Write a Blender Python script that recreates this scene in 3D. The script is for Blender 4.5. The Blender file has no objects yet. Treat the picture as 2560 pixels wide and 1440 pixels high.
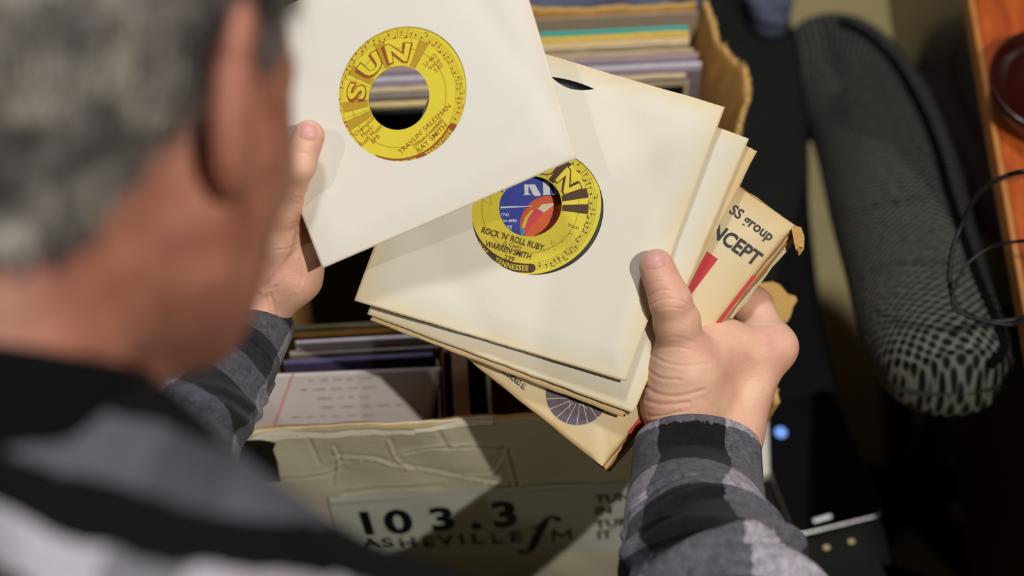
import bpy, bmesh, math, random
import numpy as np
from mathutils import Vector, Matrix, Euler
random.seed(7); rng = np.random.default_rng(7)
SC = bpy.context.scene
COL = SC.collection
# ------------------------------------------------------------------ camera
TH = math.radians(55.0)              # how far the camera looks down
CAMZ = 2.0
F = 70/36*2560.0                     # focal length in pixels
cam_d = bpy.data.cameras.new('camera'); cam = bpy.data.objects.new('camera', cam_d); COL.objects.link(cam)
cam.location = (0, 0, CAMZ); cam.rotation_euler = (math.pi/2-TH, 0, 0)
cam_d.lens = 70; cam_d.sensor_width = 36; cam_d.clip_start = 0.02
cam_d.dof.use_dof = True; cam_d.dof.focus_distance = 1.275; cam_d.dof.aperture_fstop = 3.7
SC.camera = cam
UP = np.array([0, math.sin(TH), math.cos(TH)]); BK = np.array([0, -math.cos(TH), math.sin(TH)]); RT = np.array([1.0, 0, 0])
C0 = np.array([0, 0, CAMZ])
def W(x, y, d):                       # camera-frame metres (right, up, distance) -> world
    return C0 + RT*x + UP*y - BK*d
def P(px, py, d):                     # a sight line's point at distance d
    return W((px-1280)/F*d, -(py-720)/F*d, d)
def on_plane(px, py, o, n):
    r = P(px, py, 1.0)-C0; t = np.dot(np.asarray(o)-C0, n)/np.dot(r, n); return C0+r*t
def on_z(px, py, z): return on_plane(px, py, (0, 0, z), np.array([0, 0, 1.0]))
def to_px(p):
    q = np.asarray(p)-C0; d = -(q@BK); return 1280+F*(q@RT)/d, 720-F*(q@UP)/d, d
# ------------------------------------------------------------------ world, lights, exposure
wd = bpy.data.worlds.new('world'); SC.world = wd; wd.use_nodes = True
wd.node_tree.nodes['Background'].inputs[0].default_value = (1.0, 0.93, 0.86, 1)
wd.node_tree.nodes['Background'].inputs[1].default_value = 0.05
SC.view_settings.view_transform = 'Standard'; SC.view_settings.look = 'None'
SC.view_settings.gamma = 1; SC.view_settings.use_curve_mapping = False; SC.view_settings.exposure = 0.0
OBJ = P(1300, 620, 1.27)
def lamp(name, dirc, dist, power, size, col, target=OBJ, cone=None, blend=0.1):
    L = bpy.data.lights.new(name, 'SPOT' if cone else 'AREA'); L.energy = power; L.color = col
    if cone: L.spot_size = math.radians(cone); L.spot_blend = blend; L.shadow_soft_size = size
    else: L.shape = 'DISK'; L.size = size
    o = bpy.data.objects.new(name, L); COL.objects.link(o)
    v = RT*dirc[0]+UP*dirc[1]+BK*dirc[2]; v = v/np.linalg.norm(v)
    o.location = target+v*dist
    o.rotation_euler = Vector(-v).to_track_quat('-Z', 'Y').to_euler()
    return o
lamp('stage_spot', (0.37, 0.07, 0.93), 2.6, 174, 0.022, (1.0, 0.95, 0.86), cone=62, blend=0.3)
lamp('side_spot', (-0.54, 0.22, 1.0), 3.0, 42, 0.03, (1.0, 0.95, 0.88), cone=50, blend=0.3)
lamp('overhead_panel', (0.0, 1.1, 0.85), 3.0, 42, 0.35, (0.92, 0.95, 1.0))
# ------------------------------------------------------------------ helpers
def tag(o, label=None, cat=None, group=None, kind=None):
    if label: o['label'] = label
    if cat: o['category'] = cat
    if group: o['group'] = group
    if kind: o['kind'] = kind
    return o
def empty(name, loc=(0, 0, 0)):
    o = bpy.data.objects.new(name, None); COL.objects.link(o); o.location = loc; o.empty_display_size = 0.02; return o
def link(name, me, mat=None, parent=None, smooth=False):
    o = bpy.data.objects.new(name, me); COL.objects.link(o)
    if mat is not None:
        for m in (mat if isinstance(mat, (list, tuple)) else [mat]): me.materials.append(m)
    if parent is not None:
        o.parent = parent; o.matrix_parent_inverse = Matrix.Identity(4)
        L = Vector((0, 0, 0)); p = parent
        while p is not None: L += p.location; p = p.parent
        o.location = -L if parent.parent is None else (0, 0, 0)
        if parent.parent is not None: o.location = -L
    if smooth and len(me.polygons): me.polygons.foreach_set('use_smooth', [True]*len(me.polygons))
    return o
def pyobj(name, V, Fc, mat, parent=None, smooth=False, uv=None, mi=None):
    """mesh from arrays; V in world metres; uv per vertex"""
    me = bpy.data.meshes.new(name)
    V = np.asarray(V, dtype=np.float32).reshape(-1, 3)
    if isinstance(Fc, np.ndarray):
        nf, k = Fc.shape
        me.vertices.add(len(V)); me.vertices.foreach_set('co', V.ravel())
        me.loops.add(nf*k); me.loops.foreach_set('vertex_index', Fc.astype(np.int32).ravel())
        me.polygons.add(nf); me.polygons.foreach_set('loop_start', np.arange(0, nf*k, k, dtype=np.int32))
        try: me.polygons.foreach_set('loop_total', np.full(nf, k, dtype=np.int32))
        except Exception: pass
        me.update(calc_edges=True)
    else:
        me.from_pydata([tuple(map(float, v)) for v in V], [], Fc); me.update()
    if uv is not None:
        uv = np.asarray(uv, dtype=np.float32)
        l = me.uv_layers.new(name='UVMap'); vi = np.zeros(len(me.loops), dtype=np.int32); me.loops.foreach_get('vertex_index', vi)
        l.data.foreach_set('uv', uv[vi].ravel())
    if mi is not None: me.polygons.foreach_set('material_index', mi)
    return link(name, me, mat, parent, smooth)
class MB:
    def __init__(s): s.v = []; s.f = []
    def add(s, V, Fc):
        b = len(s.v); s.v += [tuple(map(float, x)) for x in V]; s.f += [tuple(i+b for i in f) for f in Fc]
    def box(s, o, x, y, z):            # origin corner and three edge vectors
        o, x, y, z = map(np.asarray, (o, x, y, z))
        s.add([o, o+x, o+x+y, o+y, o+z, o+x+z, o+x+y+z, o+y+z],
              [(0, 3, 2, 1), (4, 5, 6, 7), (0, 1, 5, 4), (1, 2, 6, 5), (2, 3, 7, 6), (3, 0, 4, 7)])
    def prism(s, poly, h):             # poly: 3D points, h: vector
        n = len(poly); b = [np.asarray(p) for p in poly]; t = [p+h for p in b]
        s.add(b+t, [tuple(range(n))[::-1], tuple(range(n, 2*n))]+[(i, (i+1) % n, n+(i+1) % n, n+i) for i in range(n)])
    def build(s, name, mat, parent=None, smooth=False, bevel=0, seg=2):
        o = pyobj(name, s.v, s.f, mat, parent, smooth)
        if bevel:
            m = o.modifiers.new('bevel', 'BEVEL'); m.width = bevel; m.segments = seg; m.limit_method = 'ANGLE'
        return o
def grid_faces(nu, nv, wrap=False):
    f = []
    nuu = nu if wrap else nu-1
    i = np.arange(nuu)[:, None]; j = np.arange(nv-1)[None, :]
    a = i*nv+j; b = ((i+1) % nu)*nv+j; c = b+1; d = a+1
    return np.stack([a, b, c, d], -1).reshape(-1, 4)
def catmull(pts, n):
    pts = np.asarray(pts, float); k = len(pts)
    ext = np.vstack([2*pts[0]-pts[1], pts, 2*pts[-1]-pts[-2]])
    out = []
    for t in np.linspace(0, k-1, n):
        i = min(int(t), k-2); u = t-i; p0, p1, p2, p3 = ext[i:i+4]
        out.append(0.5*(2*p1+(p2-p0)*u+(2*p0-5*p1+4*p2-p3)*u*u+(3*p1-p0-3*p2+p3)*u**3))
    return np.array(out)
def tube_obj(name, pts, r, mat, parent=None, n=80, seg=10):
    pts = catmull(pts, n); V = []
    for i, p in enumerate(pts):
        t = pts[min(i+1, n-1)]-pts[max(i-1, 0)]; t /= np.linalg.norm(t)
        a = np.cross(t, BK+0.01*RT); a /= np.linalg.norm(a); b = np.cross(t, a)
        for k in range(seg):
            an = 2*math.pi*k/seg; V.append(p+(a*math.cos(an)+b*math.sin(an))*r)
    V = np.array(V).reshape(n, seg, 3).transpose(1, 0, 2).reshape(-1, 3)
    return pyobj(name, V, grid_faces(seg, n, True), mat, parent, True)
# ------------------------------------------------------------------ materials
def srgb(c):
    return tuple(((x/255)/12.92 if x/255 <= 0.04045 else ((x/255+0.055)/1.055)**2.4) for x in c)+(1,)
class NT:
    def __init__(s, name, rough=0.6, spec=0.4):
        s.m = bpy.data.materials.new(name); s.m.use_nodes = True; s.t = s.m.node_tree; s.N = s.t.nodes; s.L = s.t.links
        s.b = s.N['Principled BSDF']; s.b.inputs['Roughness'].default_value = rough; s.b.inputs['Specular IOR Level'].default_value = spec
    def n(s, typ, **k):
        x = s.N.new(typ)
        for a, v in k.items():
            if a.startswith('i_'):
                key = a[2:].replace('_', ' '); x.inputs[int(key) if key.isdigit() else key].default_value = v
            else: setattr(x, a, v)
        return x
    def l(s, a, b): s.L.new(a, b)
    def val(s, x, inp):
        if hasattr(x, 'links') or hasattr(x, 'is_output'): s.L.new(x, inp)
        else: inp.default_value = x
    def math(s, op, a, b=0.0, c=None, clamp=False):
        x = s.N.new('ShaderNodeMath'); x.operation = op; x.use_clamp = clamp
        s.val(a, x.inputs[0]); s.val(b, x.inputs[1])
        if c is not None: s.val(c, x.inputs[2])
        return x.outputs[0]
    def mix(s, f, a, b, blend='MIX'):
        x = s.N.new('ShaderNodeMix'); x.data_type = 'RGBA'; x.blend_type = blend
        s.val(f, x.inputs[0]); s.val(a, x.inputs[6]); s.val(b, x.inputs[7]); return x.outputs[2]
    def noise(s, scale, detail=4, rough=0.55, vec=None, dist=0.0):
        x = s.n('ShaderNodeTexNoise'); x.inputs['Scale'].default_value = scale; x.inputs['Detail'].default_value = detail
        x.inputs['Roughness'].default_value = rough; x.inputs['Distortion'].default_value = dist
        s.l(vec if vec is not None else s.obj(), x.inputs['Vector']); return x.outputs['Fac']
    def obj(s):
        g = s.n('ShaderNodeNewGeometry'); return g.outputs['Position']
    def uv(s): return s.n('ShaderNodeTexCoord').outputs['UV']
    def ramp(s, f, stops):
        x = s.n('ShaderNodeValToRGB'); e = x.color_ramp.elements
        while len(e) < len(stops): e.new(0.5)
        for i, (p, c) in enumerate(stops): e[i].position = p; e[i].color = c
        s.l(f, x.inputs[0]); return x.outputs[0]
    def bump(s, h, strength=0.3, dist=0.001):
        x = s.n('ShaderNodeBump'); x.inputs['Strength'].default_value = strength; x.inputs['Distance'].default_value = dist
        s.l(h, x.inputs['Height']); s.l(x.outputs[0], s.b.inputs['Normal'])
    def col(s, c): s.val(c, s.b.inputs['Base Color'])
def plain(name, c, rough=0.6, spec=0.4, var=0.12, scale=40, bump=0.0, bscale=400, metal=0, coat=0):
    t = NT(name, rough, spec); c1 = srgb(c)
    f = t.noise(scale); c2 = tuple(x*(1-var*2) for x in c1[:3])+(1,)
    t.col(t.mix(f, c1, c2)); t.b.inputs['Metallic'].default_value = metal; t.b.inputs['Coat Weight'].default_value = coat
    if bump: t.bump(t.noise(bscale, 3), bump, 0.001)
    return t.m
def paper(name, c, edge, edgew=0.05, amt=0.85, stain=0.15):
    """white paper that has yellowed inwards from its edges"""
    t = NT(name, 0.62, 0.3); c1, c2 = srgb(c), srgb(edge)
    sp = t.n('ShaderNodeSeparateXYZ'); t.l(t.uv(), sp.inputs[0]); u, v = sp.outputs[0], sp.outputs[1]
    e = t.math('MINIMUM', t.math('MINIMUM', u, t.math('SUBTRACT', 1.0, u)), t.math('MINIMUM', v, t.math('SUBTRACT', 1.0, v)))
    n = t.noise(28, 5, 0.6)
    ee = t.math('ADD', e, t.math('MULTIPLY', t.math('SUBTRACT', n, 0.5), -edgew*1.6))
    k = t.math('POWER', t.math('SUBTRACT', 1.0, t.math('DIVIDE', ee, edgew*2.2), clamp=True), 2.2)
    k = t.math('MULTIPLY', k, amt)
    n2 = t.noise(9, 3, 0.5); base = t.mix(t.math('MULTIPLY', n2, stain*2), c1, c2)
    fib = t.noise(900, 2, 0.5)
    base = t.mix(t.math('MULTIPLY', fib, 0.10), base, srgb((150, 140, 120)))
    t.col(t.mix(k, base, c2)); t.bump(t.math('ADD', t.noise(60, 4), t.math('MULTIPLY', fib, 0.3)), 0.16, 0.0012)
    t.b.inputs['Subsurface Weight'].default_value = 0.0
    return t.m
def plaid_uv(name, pu, pv, ou=0.0, ov=0.0, dark=(20, 22, 26), mid=(92, 90, 98), light=(158, 151, 161), wo=0.5, wv=0.5):
    t = NT(name, 0.95, 0.1); sp = t.n('ShaderNodeSeparateXYZ'); t.l(t.uv(), sp.inputs[0])
    n = t.math('MULTIPLY', t.math('SUBTRACT', t.noise(260, 3), 0.5), 0.05)
    def stripe(x, p, o, wo):
        a = t.math('FRACT', t.math('ADD', t.math('ADD', t.math('DIVIDE', x, p), o), n))
        return t.math('LESS_THAN', a, wo)
    a = stripe(sp.outputs[0], pu, ou, wo); b = stripe(sp.outputs[1], pv, ov, wv)
    s = t.math('MULTIPLY', t.math('ADD', a, b), 0.5)
    r = t.ramp(s, [(0.0, srgb(light)), (0.5, srgb(mid)), (1.0, srgb(dark))]); 
    fz = t.noise(700, 4, 0.75); fz2 = t.noise(170, 4, 0.7)
    fr = t.ramp(t.math('MULTIPLY', t.math('ADD', fz, fz2), 0.5), [(0.36, (0.35, 0.35, 0.37, 1)), (0.62, (1.5, 1.5, 1.5, 1))])
    t.col(t.mix(0.9, r, fr, 'MULTIPLY')); t.bump(t.math('ADD', fz, fz2), 0.55, 0.0012)
    t.b.inputs['Sheen Weight'].default_value = 0.08; t.b.inputs['Sheen Roughness'].default_value = 0.6
    return t.m
def skin_mat(name, base=(236, 190, 160), red=(222, 156, 138)):
    t = NT(name, 0.48, 0.35)
    a = t.noise(38, 4, 0.6); b = t.noise(230, 4, 0.6)
    c = t.mix(t.ramp(a, [(0.35, (0, 0, 0, 1)), (0.7, (1, 1, 1, 1))]), srgb(base), srgb(red))
    c = t.mix(t.math('MULTIPLY', b, 0.30), c, tuple(min(1, x*1.15) for x in srgb(base)[:3])+(1,))
    t.col(c)
    t.b.inputs['Subsurface Weight'].default_value = 0.12; t.b.inputs['Subsurface Radius'].default_value = (0.006, 0.0025, 0.0012)
    t.b.inputs['Subsurface Scale'].default_value = 0.6
    mp = t.n('ShaderNodeMapping'); mp.inputs['Scale'].default_value = (1, 2.2, 2.2); t.l(t.obj(), mp.inputs[0])
    v = t.n('ShaderNodeTexVoronoi', feature='DISTANCE_TO_EDGE'); v.inputs['Scale'].default_value = 520; t.l(mp.outputs[0], v.inputs['Vector'])
    t.bump(t.math('ADD', t.math('MULTIPLY', v.outputs['Distance'], 0.9), t.noise(420, 4, 0.6)), 0.28, 0.0008)
    return t.m
M = {}
M['skin'] = skin_mat('skin'); 
M['shaded_head_skin'] = skin_mat('shaded_head_skin', (172, 116, 96), (118, 60, 52))  # the hands' skin darkened, so the head's shade is in the colour
M['nail'] = plain('nail', (230, 168, 160), 0.42, 0.4, 0.08, 60)
M['sleeve_white'] = paper('aged_white_paper', (226, 221, 208), (226, 205, 160), 0.045, 0.8, 0.10)
M['sleeve_front'] = paper('front_white_paper', (226, 222, 212), (224, 206, 176), 0.025, 0.5, 0.08)
M['sleeve_cream'] = paper('cream_paper', (232, 219, 186), (214, 182, 124), 0.06, 0.8, 0.35)
M['sleeve_tan'] = paper('tan_paper', (216, 188, 140), (160, 110, 60), 0.06, 0.9, 0.4)
M['vinyl'] = plain('black_vinyl', (12, 12, 13), 0.3, 0.5, 0.0)
M['lab_yellow'] = plain('yellow_label_paper', (224, 205, 52), 0.5, 0.3, 0.06, 60, 0.05)
M['lab_gold'] = plain('gold_label_ink', (186, 150, 30), 0.5, 0.3, 0.08, 300)
M['lab_brown'] = plain('brown_label_ink', (150, 78, 18), 0.5, 0.3, 0.08, 300)
M['lab_dark'] = plain('dark_brown_label_ink', (78, 46, 16), 0.5, 0.3, 0.2, 500)
M['lab_blue'] = plain('blue_label_paper', (42, 60, 168), 0.45, 0.3, 0.08, 80)
M['white_ink'] = plain('white_ink', (225, 225, 230), 0.5, 0.3, 0.03)
M['lab_red'] = plain('red_label_paper', (218, 66, 82), 0.45, 0.3, 0.06)
M['lab_orange'] = plain('orange_label_paper', (226, 92, 44), 0.45, 0.3, 0.06)
M['lab_cyan'] = plain('cyan_label_ink', (60, 150, 190), 0.45, 0.3, 0.03)
M['black_ink'] = plain('black_ink', (34, 26, 36), 0.5, 0.3, 0.05, 300)
M['purple_ink'] = plain('purple_grey_ink', (118, 104, 118), 0.6, 0.3, 0.2, 300)
M['red_ink'] = plain('red_ink', (204, 44, 52), 0.55, 0.3, 0.08, 200)
M['cream_ink'] = plain('cream_ink', (232, 222, 190), 0.55, 0.3, 0.03)
# ------------------------------------------------------------------ flat print: text, ribbons, polygons in a 2D label frame
_tc = {}
def text2d(s, size=1.0, bold=0.0, sx=1.0, shear=0.0, space=1.0, align='CENTER'):
    """2D triangles of a line of lettering, centred on x, baseline at y=0"""
    key = (s, bold, space, align)
    if key not in _tc:
        cu = bpy.data.curves.new('t', 'FONT'); cu.body = s; cu.size = 1.0; cu.offset = bold; cu.space_character = space
        cu.align_x = align; cu.resolution_u = 3; cu.dimensions = '2D'; cu.fill_mode = 'BOTH'
        o = bpy.data.objects.new('t', cu); COL.objects.link(o)
        dg = bpy.context.evaluated_depsgraph_get(); me = o.evaluated_get(dg).to_mesh()
        V = np.array([v.co[:2] for v in me.vertices]).reshape(-1, 2); Fc = [tuple(p.vertices) for p in me.polygons]
        o.evaluated_get(dg).to_mesh_clear(); bpy.data.objects.remove(o); bpy.data.curves.remove(cu)
        _tc[key] = (V, Fc)
    V, Fc = _tc[key]; V = V*size; V = V*[sx, 1]; V[:, 0] += V[:, 1]*shear
    return V.copy(), list(Fc)
class Print:
    """collects flat marks in 2D and lays them on a surface"""
    def __init__(s): s.v = []; s.f = []
    def add(s, V, Fc):
        b = len(s.v); s.v += [tuple(x) for x in V]; s.f += [tuple(i+b for i in f) for f in Fc]; return s
    def text(s, txt, x, y, h, rot=0, **k):
        V, Fc = text2d(txt, h/0.7, **k); c, sn = math.cos(rot), math.sin(rot)
        return s.add(np.c_[x+V[:, 0]*c-V[:, 1]*sn, y+V[:, 0]*sn+V[:, 1]*c], Fc)
    def arc_text(s, txt, r, a0, h, inward=False, **k):
        V, Fc = text2d(txt, h/0.7, **k)      # centred at angle a0 (degrees); reads clockwise, or counter-clockwise when inward
        if inward: th = math.radians(a0)+V[:, 0]/r; rr = r-V[:, 1]
        else: th = math.radians(a0)-V[:, 0]/r; rr = r+V[:, 1]
        return s.add(np.c_[rr*np.cos(th), rr*np.sin(th)], Fc)
    def sector(s, r0, r1, a0, a1, n=None):
        n = n or max(2, int(abs(a1-a0)/4)+2); V = []
        for a in np.radians(np.linspace(a0, a1, n)): V += [(r0*math.cos(a), r0*math.sin(a)), (r1*math.cos(a), r1*math.sin(a))]
        return s.add(V, [(2*i, 2*i+1, 2*i+3, 2*i+2) for i in range(n-1)])
    def poly(s, pts): return s.add(pts, [tuple(range(len(pts)))])
    def line(s, pts, w):
        pts = np.asarray(pts, float); V = []; n = len(pts); w = np.broadcast_to(w, (n,))
        for i in range(n):
            t = pts[min(i+1, n-1)]-pts[max(i-1, 0)]; t = t/(np.linalg.norm(t)+1e-9); q = np.array([-t[1], t[0]])*w[i]/2
            V += [pts[i]+q, pts[i]-q]
        return s.add(V, [(2*i, 2*i+1, 2*i+3, 2*i+2) for i in range(n-1)])
    def disc(s, x, y, r, n=14): return s.poly([(x+r*math.cos(2*math.pi*i/n), y+r*math.sin(2*math.pi*i/n)) for i in range(n)])
    def build(s, name, mapper, mat, parent):
        return pyobj(name, np.array([mapper(x, y) for x, y in s.v]), s.f, mat, parent)
# ------------------------------------------------------------------ a sheet: four corners and a gentle shape of its own
class Sheet:
    def __init__(s, TL, TR, BR, BL, disp=None):
        s.c = [P(*q) for q in (TL, TR, BR, BL)]; s.disp = disp or (lambda u, v: 0.0)
        a, b, c, d = s.c
        s.w = (np.linalg.norm(b-a)+np.linalg.norm(c-d))/2; s.h = (np.linalg.norm(a-d)+np.linalg.norm(b-c))/2
        n = np.cross(b-a+c-d, a-d+b-c); s.n = n/np.linalg.norm(n)
        if s.n@BK < 0: s.n = -s.n
    def at(s, u, v, off=0.0):
        a, b, c, d = s.c
        p = (a*(1-u)+b*u)*v+(d*(1-u)+c*u)*(1-v)
        return p+s.n*(s.disp(u, v)+off)
    def uv_of(s, px, py):
        """where a sight line meets the sheet"""
        u = v = 0.5
        for _ in range(12):
            x, y, _d = to_px(s.at(u, v)); e = 1e-3
            x1, y1, _d = to_px(s.at(u+e, v)); x2, y2, _d = to_px(s.at(u, v+e))
            J = np.array([[(x1-x)/e, (x2-x)/e], [(y1-y)/e, (y2-y)/e]]); du = np.linalg.solve(J, [px-x, py-y]); u += du[0]; v += du[1]
        return u, v
def square_ray(cu, cv, ang):
    c, s = math.cos(ang), math.sin(ang); t = 9
    if c > 1e-9: t = min(t, (1-cu)/c)
    if c < -1e-9: t = min(t, -cu/c)
    if s > 1e-9: t = min(t, (1-cv)/s)
    if s < -1e-9: t = min(t, -cv/s)
    return t
def sleeve_mesh(name, sh, mat, hole=None, rh=0.0, thick=0.0012, bulge=0.0018, parent=None, openside=None, lip=None, n=144, rings=26, rag=0.0):
    """two paper leaves joined round the edge, each with the round window; hole=(u,v) of its centre"""
    cu, cv = hole if hole else (0.5, 0.5); R = rh if rh else 0.001
    angs = sorted(list(np.linspace(-math.pi, math.pi, n, endpoint=False))+[math.atan2(y-cv, x-cu) for x in (0, 1) for y in (0, 1)])
    N = len(angs); V = []; U = []; fr = random.Random(int(cu*1e5) % 997+int(sh.c[0][0]*1e5) % 991)
    ph = [fr.random()*6 for _ in range(4)]
    def wav(t): return rag*(math.sin(9*t+ph[0])+0.6*math.sin(23*t+ph[1])+0.4*math.sin(51*t+ph[2]))
    for side in (1, -1):
        for a in angs:
            tb = square_ray(cu, cv, a)
            c, s = math.cos(a), math.sin(a)
            t0 = 1/math.sqrt((c*sh.w/R)**2+(s*sh.h/R)**2)
            for k in range(rings):
                q = (k/(rings-1))**0.85; t = t0+(tb-t0)*q; u = cu+c*t; v = cv+s*t
                if lip and side == 1: u, v = lip(u, v)
                ew = min(u, 1-u, v, 1-v); prof = min(1, max(0, ew)/0.10); prof = prof*prof*(3-2*prof)
                gap = 0.00025+(thick/2+bulge*0.0)*prof
                z = side*gap+(bulge*prof*math.sin(min(1, max(0, ew)*2)*math.pi/2) if side == 1 else 0)
                if hole and side == 1: z = side*gap+bulge*prof*0.35
                off = wav(a*2)*(q**8)
                V.append(sh.at(u+off*c, v+off*s, z)); U.append((u, v))
    Fc = []
    for k2, flip in ((0, False), (N*rings, True)):
        for i in range(N):
            j = (i+1) % N
            for k in range(rings-1):
                q = (k2+i*rings+k, k2+i*rings+k+1, k2+j*rings+k+1, k2+j*rings+k)
                Fc.append(q if not flip else q[::-1])
    for i in range(N):
        j = (i+1) % N; a = i*rings+rings-1; b = j*rings+rings-1
        am = angs[i]; tb = square_ray(cu, cv, am); u = cu+math.cos(am)*tb; v = cv+math.sin(am)*tb
        if openside == 'top' and v > 0.999: continue
        Fc.append((a, N*rings+a, N*rings+b, b))
    return pyobj(name, V, np.array(Fc), mat, parent, True, uv=U)
def record(sh, cu, cv, hole_mats, label, group=None, R=0.0815, RL=0.0441, rot=0.0, sp=0.0195):
    """a seven-inch disc with its paper label; returns the empty and a mapper for print on the label"""
    c = sh.at(cu, cv)
    e = tag(empty('vinyl_record', c), label, 'record', group)
    ca, sa = math.cos(rot), math.sin(rot)
    def mp(off):
        return lambda x, y: sh.at(cu+(x*ca-y*sa)/sh.w, cv+(x*sa+y*ca)/sh.h, off)
    n = 128
    def ring(name, r0, r1, off, mat, th=0.0, parent=e):
        V = []; rr = [r0, r1] if not th else [r0, r0, r1, r1]; oo = [off, off] if not th else [off-th, off, off, off-th]
        rr = [r0+(r1-r0)*k/8 for k in range(9)]; oo = [off]*9
        if th: rr = [r0]+rr+[r1, r0]; oo = [off-th]+oo+[off-th, off-th]
        for i in range(n):
            a = 2*math.pi*i/n
            for r, o2 in zip(rr, oo): V.append(mp(o2)(r*math.cos(a), r*math.sin(a)))
        return pyobj(name, V, grid_faces(n, len(rr), True)[:, ::-1], mat, parent, False)
    ring('disc', sp, R, 0.0004, M['vinyl'], 0.001)
    lab = ring('label', sp, RL, 0.0005, hole_mats)
    return e, lab, mp, ring
# ------------------------------------------------------------------ signed distance modelling for bodies
def sdf_cone(X, a, b, ra, rb):
    a = np.asarray(a, np.float32); b = np.asarray(b, np.float32); ab = b-a; L = float(ab@ab)+1e-12
    d = X-a; t = np.clip((d@ab)/L, 0, 1)
    d -= t[..., None]*ab
    return np.sqrt((d*d).sum(-1))-(ra+(rb-ra)*t)
def sdf_ell(X, c, r, Rm=None):
    d = X-np.asarray(c, np.float32)
    if Rm is not None: d = d@np.asarray(Rm, np.float32).T
    r = np.asarray(r, np.float32); k0 = np.sqrt(((d/r)**2).sum(-1)); k1 = np.sqrt(((d/(r*r))**2).sum(-1))+1e-9
    return k0*(k0-1)/k1
def smin(a, b, k):
    h = np.clip(0.5+0.5*(b-a)/k, 0, 1); return b*(1-h)+a*h-k*h*(1-h)
def smax(a, b, k): return -smin(-a, -b, k)
def surface_nets(fn, lo, hi, h):
    lo = np.asarray(lo, float); hi = np.asarray(hi, float); n = np.ceil((hi-lo)/h).astype(int)+1
    ax = [lo[i]+h*np.arange(n[i]) for i in range(3)]
    G = np.empty(n, np.float32); st = max(1, int(1.2e6/(n[1]*n[2])))
    for i in range(0, n[0], st):
        g = np.stack(np.meshgrid(ax[0][i:i+st], ax[1], ax[2], indexing='ij'), -1).astype(np.float32); G[i:i+st] = fn(g)
    S = G < 0
    c = S[:-1, :-1, :-1].astype(np.int8)
    tot = np.zeros(c.shape, np.int8)
    offs = [(i, j, k) for i in (0, 1) for j in (0, 1) for k in (0, 1)]
    m = [n[0]-1, n[1]-1, n[2]-1]
    for o in offs: tot += S[o[0]:o[0]+m[0], o[1]:o[1]+m[1], o[2]:o[2]+m[2]]
    idx = np.argwhere((tot > 0) & (tot < 8))
    acc = np.zeros((len(idx), 3)); cnt = np.zeros(len(idx))
    cv = {o: G[idx[:, 0]+o[0], idx[:, 1]+o[1], idx[:, 2]+o[2]] for o in offs}
    for o in offs:
        for d in range(3):
            if o[d] == 0:
                p = list(o); p[d] = 1; p = tuple(p); A, B = cv[o], cv[p]; ms = (A < 0) != (B < 0)
                t = np.where(ms, A/(A-B+1e-20), 0); q = np.tile(np.array(o, float), (len(idx), 1)); q[:, d] += t
                acc += q*ms[:, None]; cnt += ms
    V = lo+h*(idx+acc/cnt[:, None])
    vid = -np.ones(m, np.int64); vid[idx[:, 0], idx[:, 1], idx[:, 2]] = np.arange(len(idx))
    quads = []
    for d in range(3):
        e1, e2 = (d+1) % 3, (d+2) % 3
        sl0 = [slice(1, m[k]) for k in range(3)]; sl0[d] = slice(0, m[d]); sl1 = list(sl0); sl1[d] = slice(1, m[d]+1)
        A = S[tuple(sl0)]; B = S[tuple(sl1)]; w = np.argwhere(A != B); base = w.copy()
        for k in range(3):
            if k != d: base[:, k] += 1
        inside = A[w[:, 0], w[:, 1], w[:, 2]]
        def vv(a, b):
            q = base.copy(); q[:, e1] -= a; q[:, e2] -= b; return vid[q[:, 0], q[:, 1], q[:, 2]]
        Q = np.stack([vv(1, 1), vv(0, 1), vv(0, 0), vv(1, 0)], 1); Q[~inside] = Q[~inside][:, ::-1]; quads.append(Q)
    Q = np.vstack(quads); Q = Q[(Q >= 0).all(1)]
    return V, Q
def vnormals(V, Q):
    n = np.cross(V[Q[:, 2]]-V[Q[:, 0]], V[Q[:, 3]]-V[Q[:, 1]]); N = np.zeros_like(V)
    for k in range(4): np.add.at(N, Q[:, k], n)
    return N/(np.linalg.norm(N, axis=1)[:, None]+1e-12)
def to_px_arr(V):
    q = V-C0; d = -(q@BK); return 1280+F*(q@RT)/d, 720-F*(q@UP)/d, d
def crease(V, N, pts, depth, w):
    """press a fold line into skin: pts are (px,py) on the side that faces the camera, depth and half width in metres"""
    x, y, d = to_px_arr(V); pts = catmull(np.array(pts, float), 24); s = d/F
    best = np.full(len(V), 1e9)
    for a, b in zip(pts[:-1], pts[1:]):
        ab = b-a; L = ab@ab+1e-9; t = np.clip(((x-a[0])*ab[0]+(y-a[1])*ab[1])/L, 0, 1)
        best = np.minimum(best, np.hypot(x-a[0]-t*ab[0], y-a[1]-t*ab[1]))
    depth = depth*0.5; w = w*0.8
    g = np.exp(-(best*s/w)**2)-0.45*np.exp(-((best*s-2.2*w)/(1.1*w))**2)
    V -= N*(depth*g*(N@BK > 0.0))[:, None]
def hand_fn(chains, mass, k_mass=0.012, k_join=0.007):
    """chains: fingers as lists of (point, r); mass: cones of palm and wrist"""
    def fn(X):
        m = None
        for a, b, ra, rb in mass:
            d = sdf_cone(X, a, b, ra, rb); m = d if m is None else smin(m, d, k_mass)
        out = m
        for ch in chains:
            c = None
            for (a, ra), (b, rb) in zip(ch[:-1], ch[1:]):
                d = sdf_cone(X, a, b, ra, rb); c = d if c is None else smin(c, d, 0.003)
            out = smin(out, c, k_join)
        return out
    return fn
def J(px, py, d, rpx): return (P(px, py, d), rpx*d/F)
def trace(fn, px, py, d0, d1, step=0.0006):
    ds = np.arange(d0, d1, step); X = np.array([P(px, py, d) for d in ds], np.float32); f = fn(X)
    i = np.argmax(f < 0); return P(px, py, ds[i]) if f[i] < 0 else None
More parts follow.
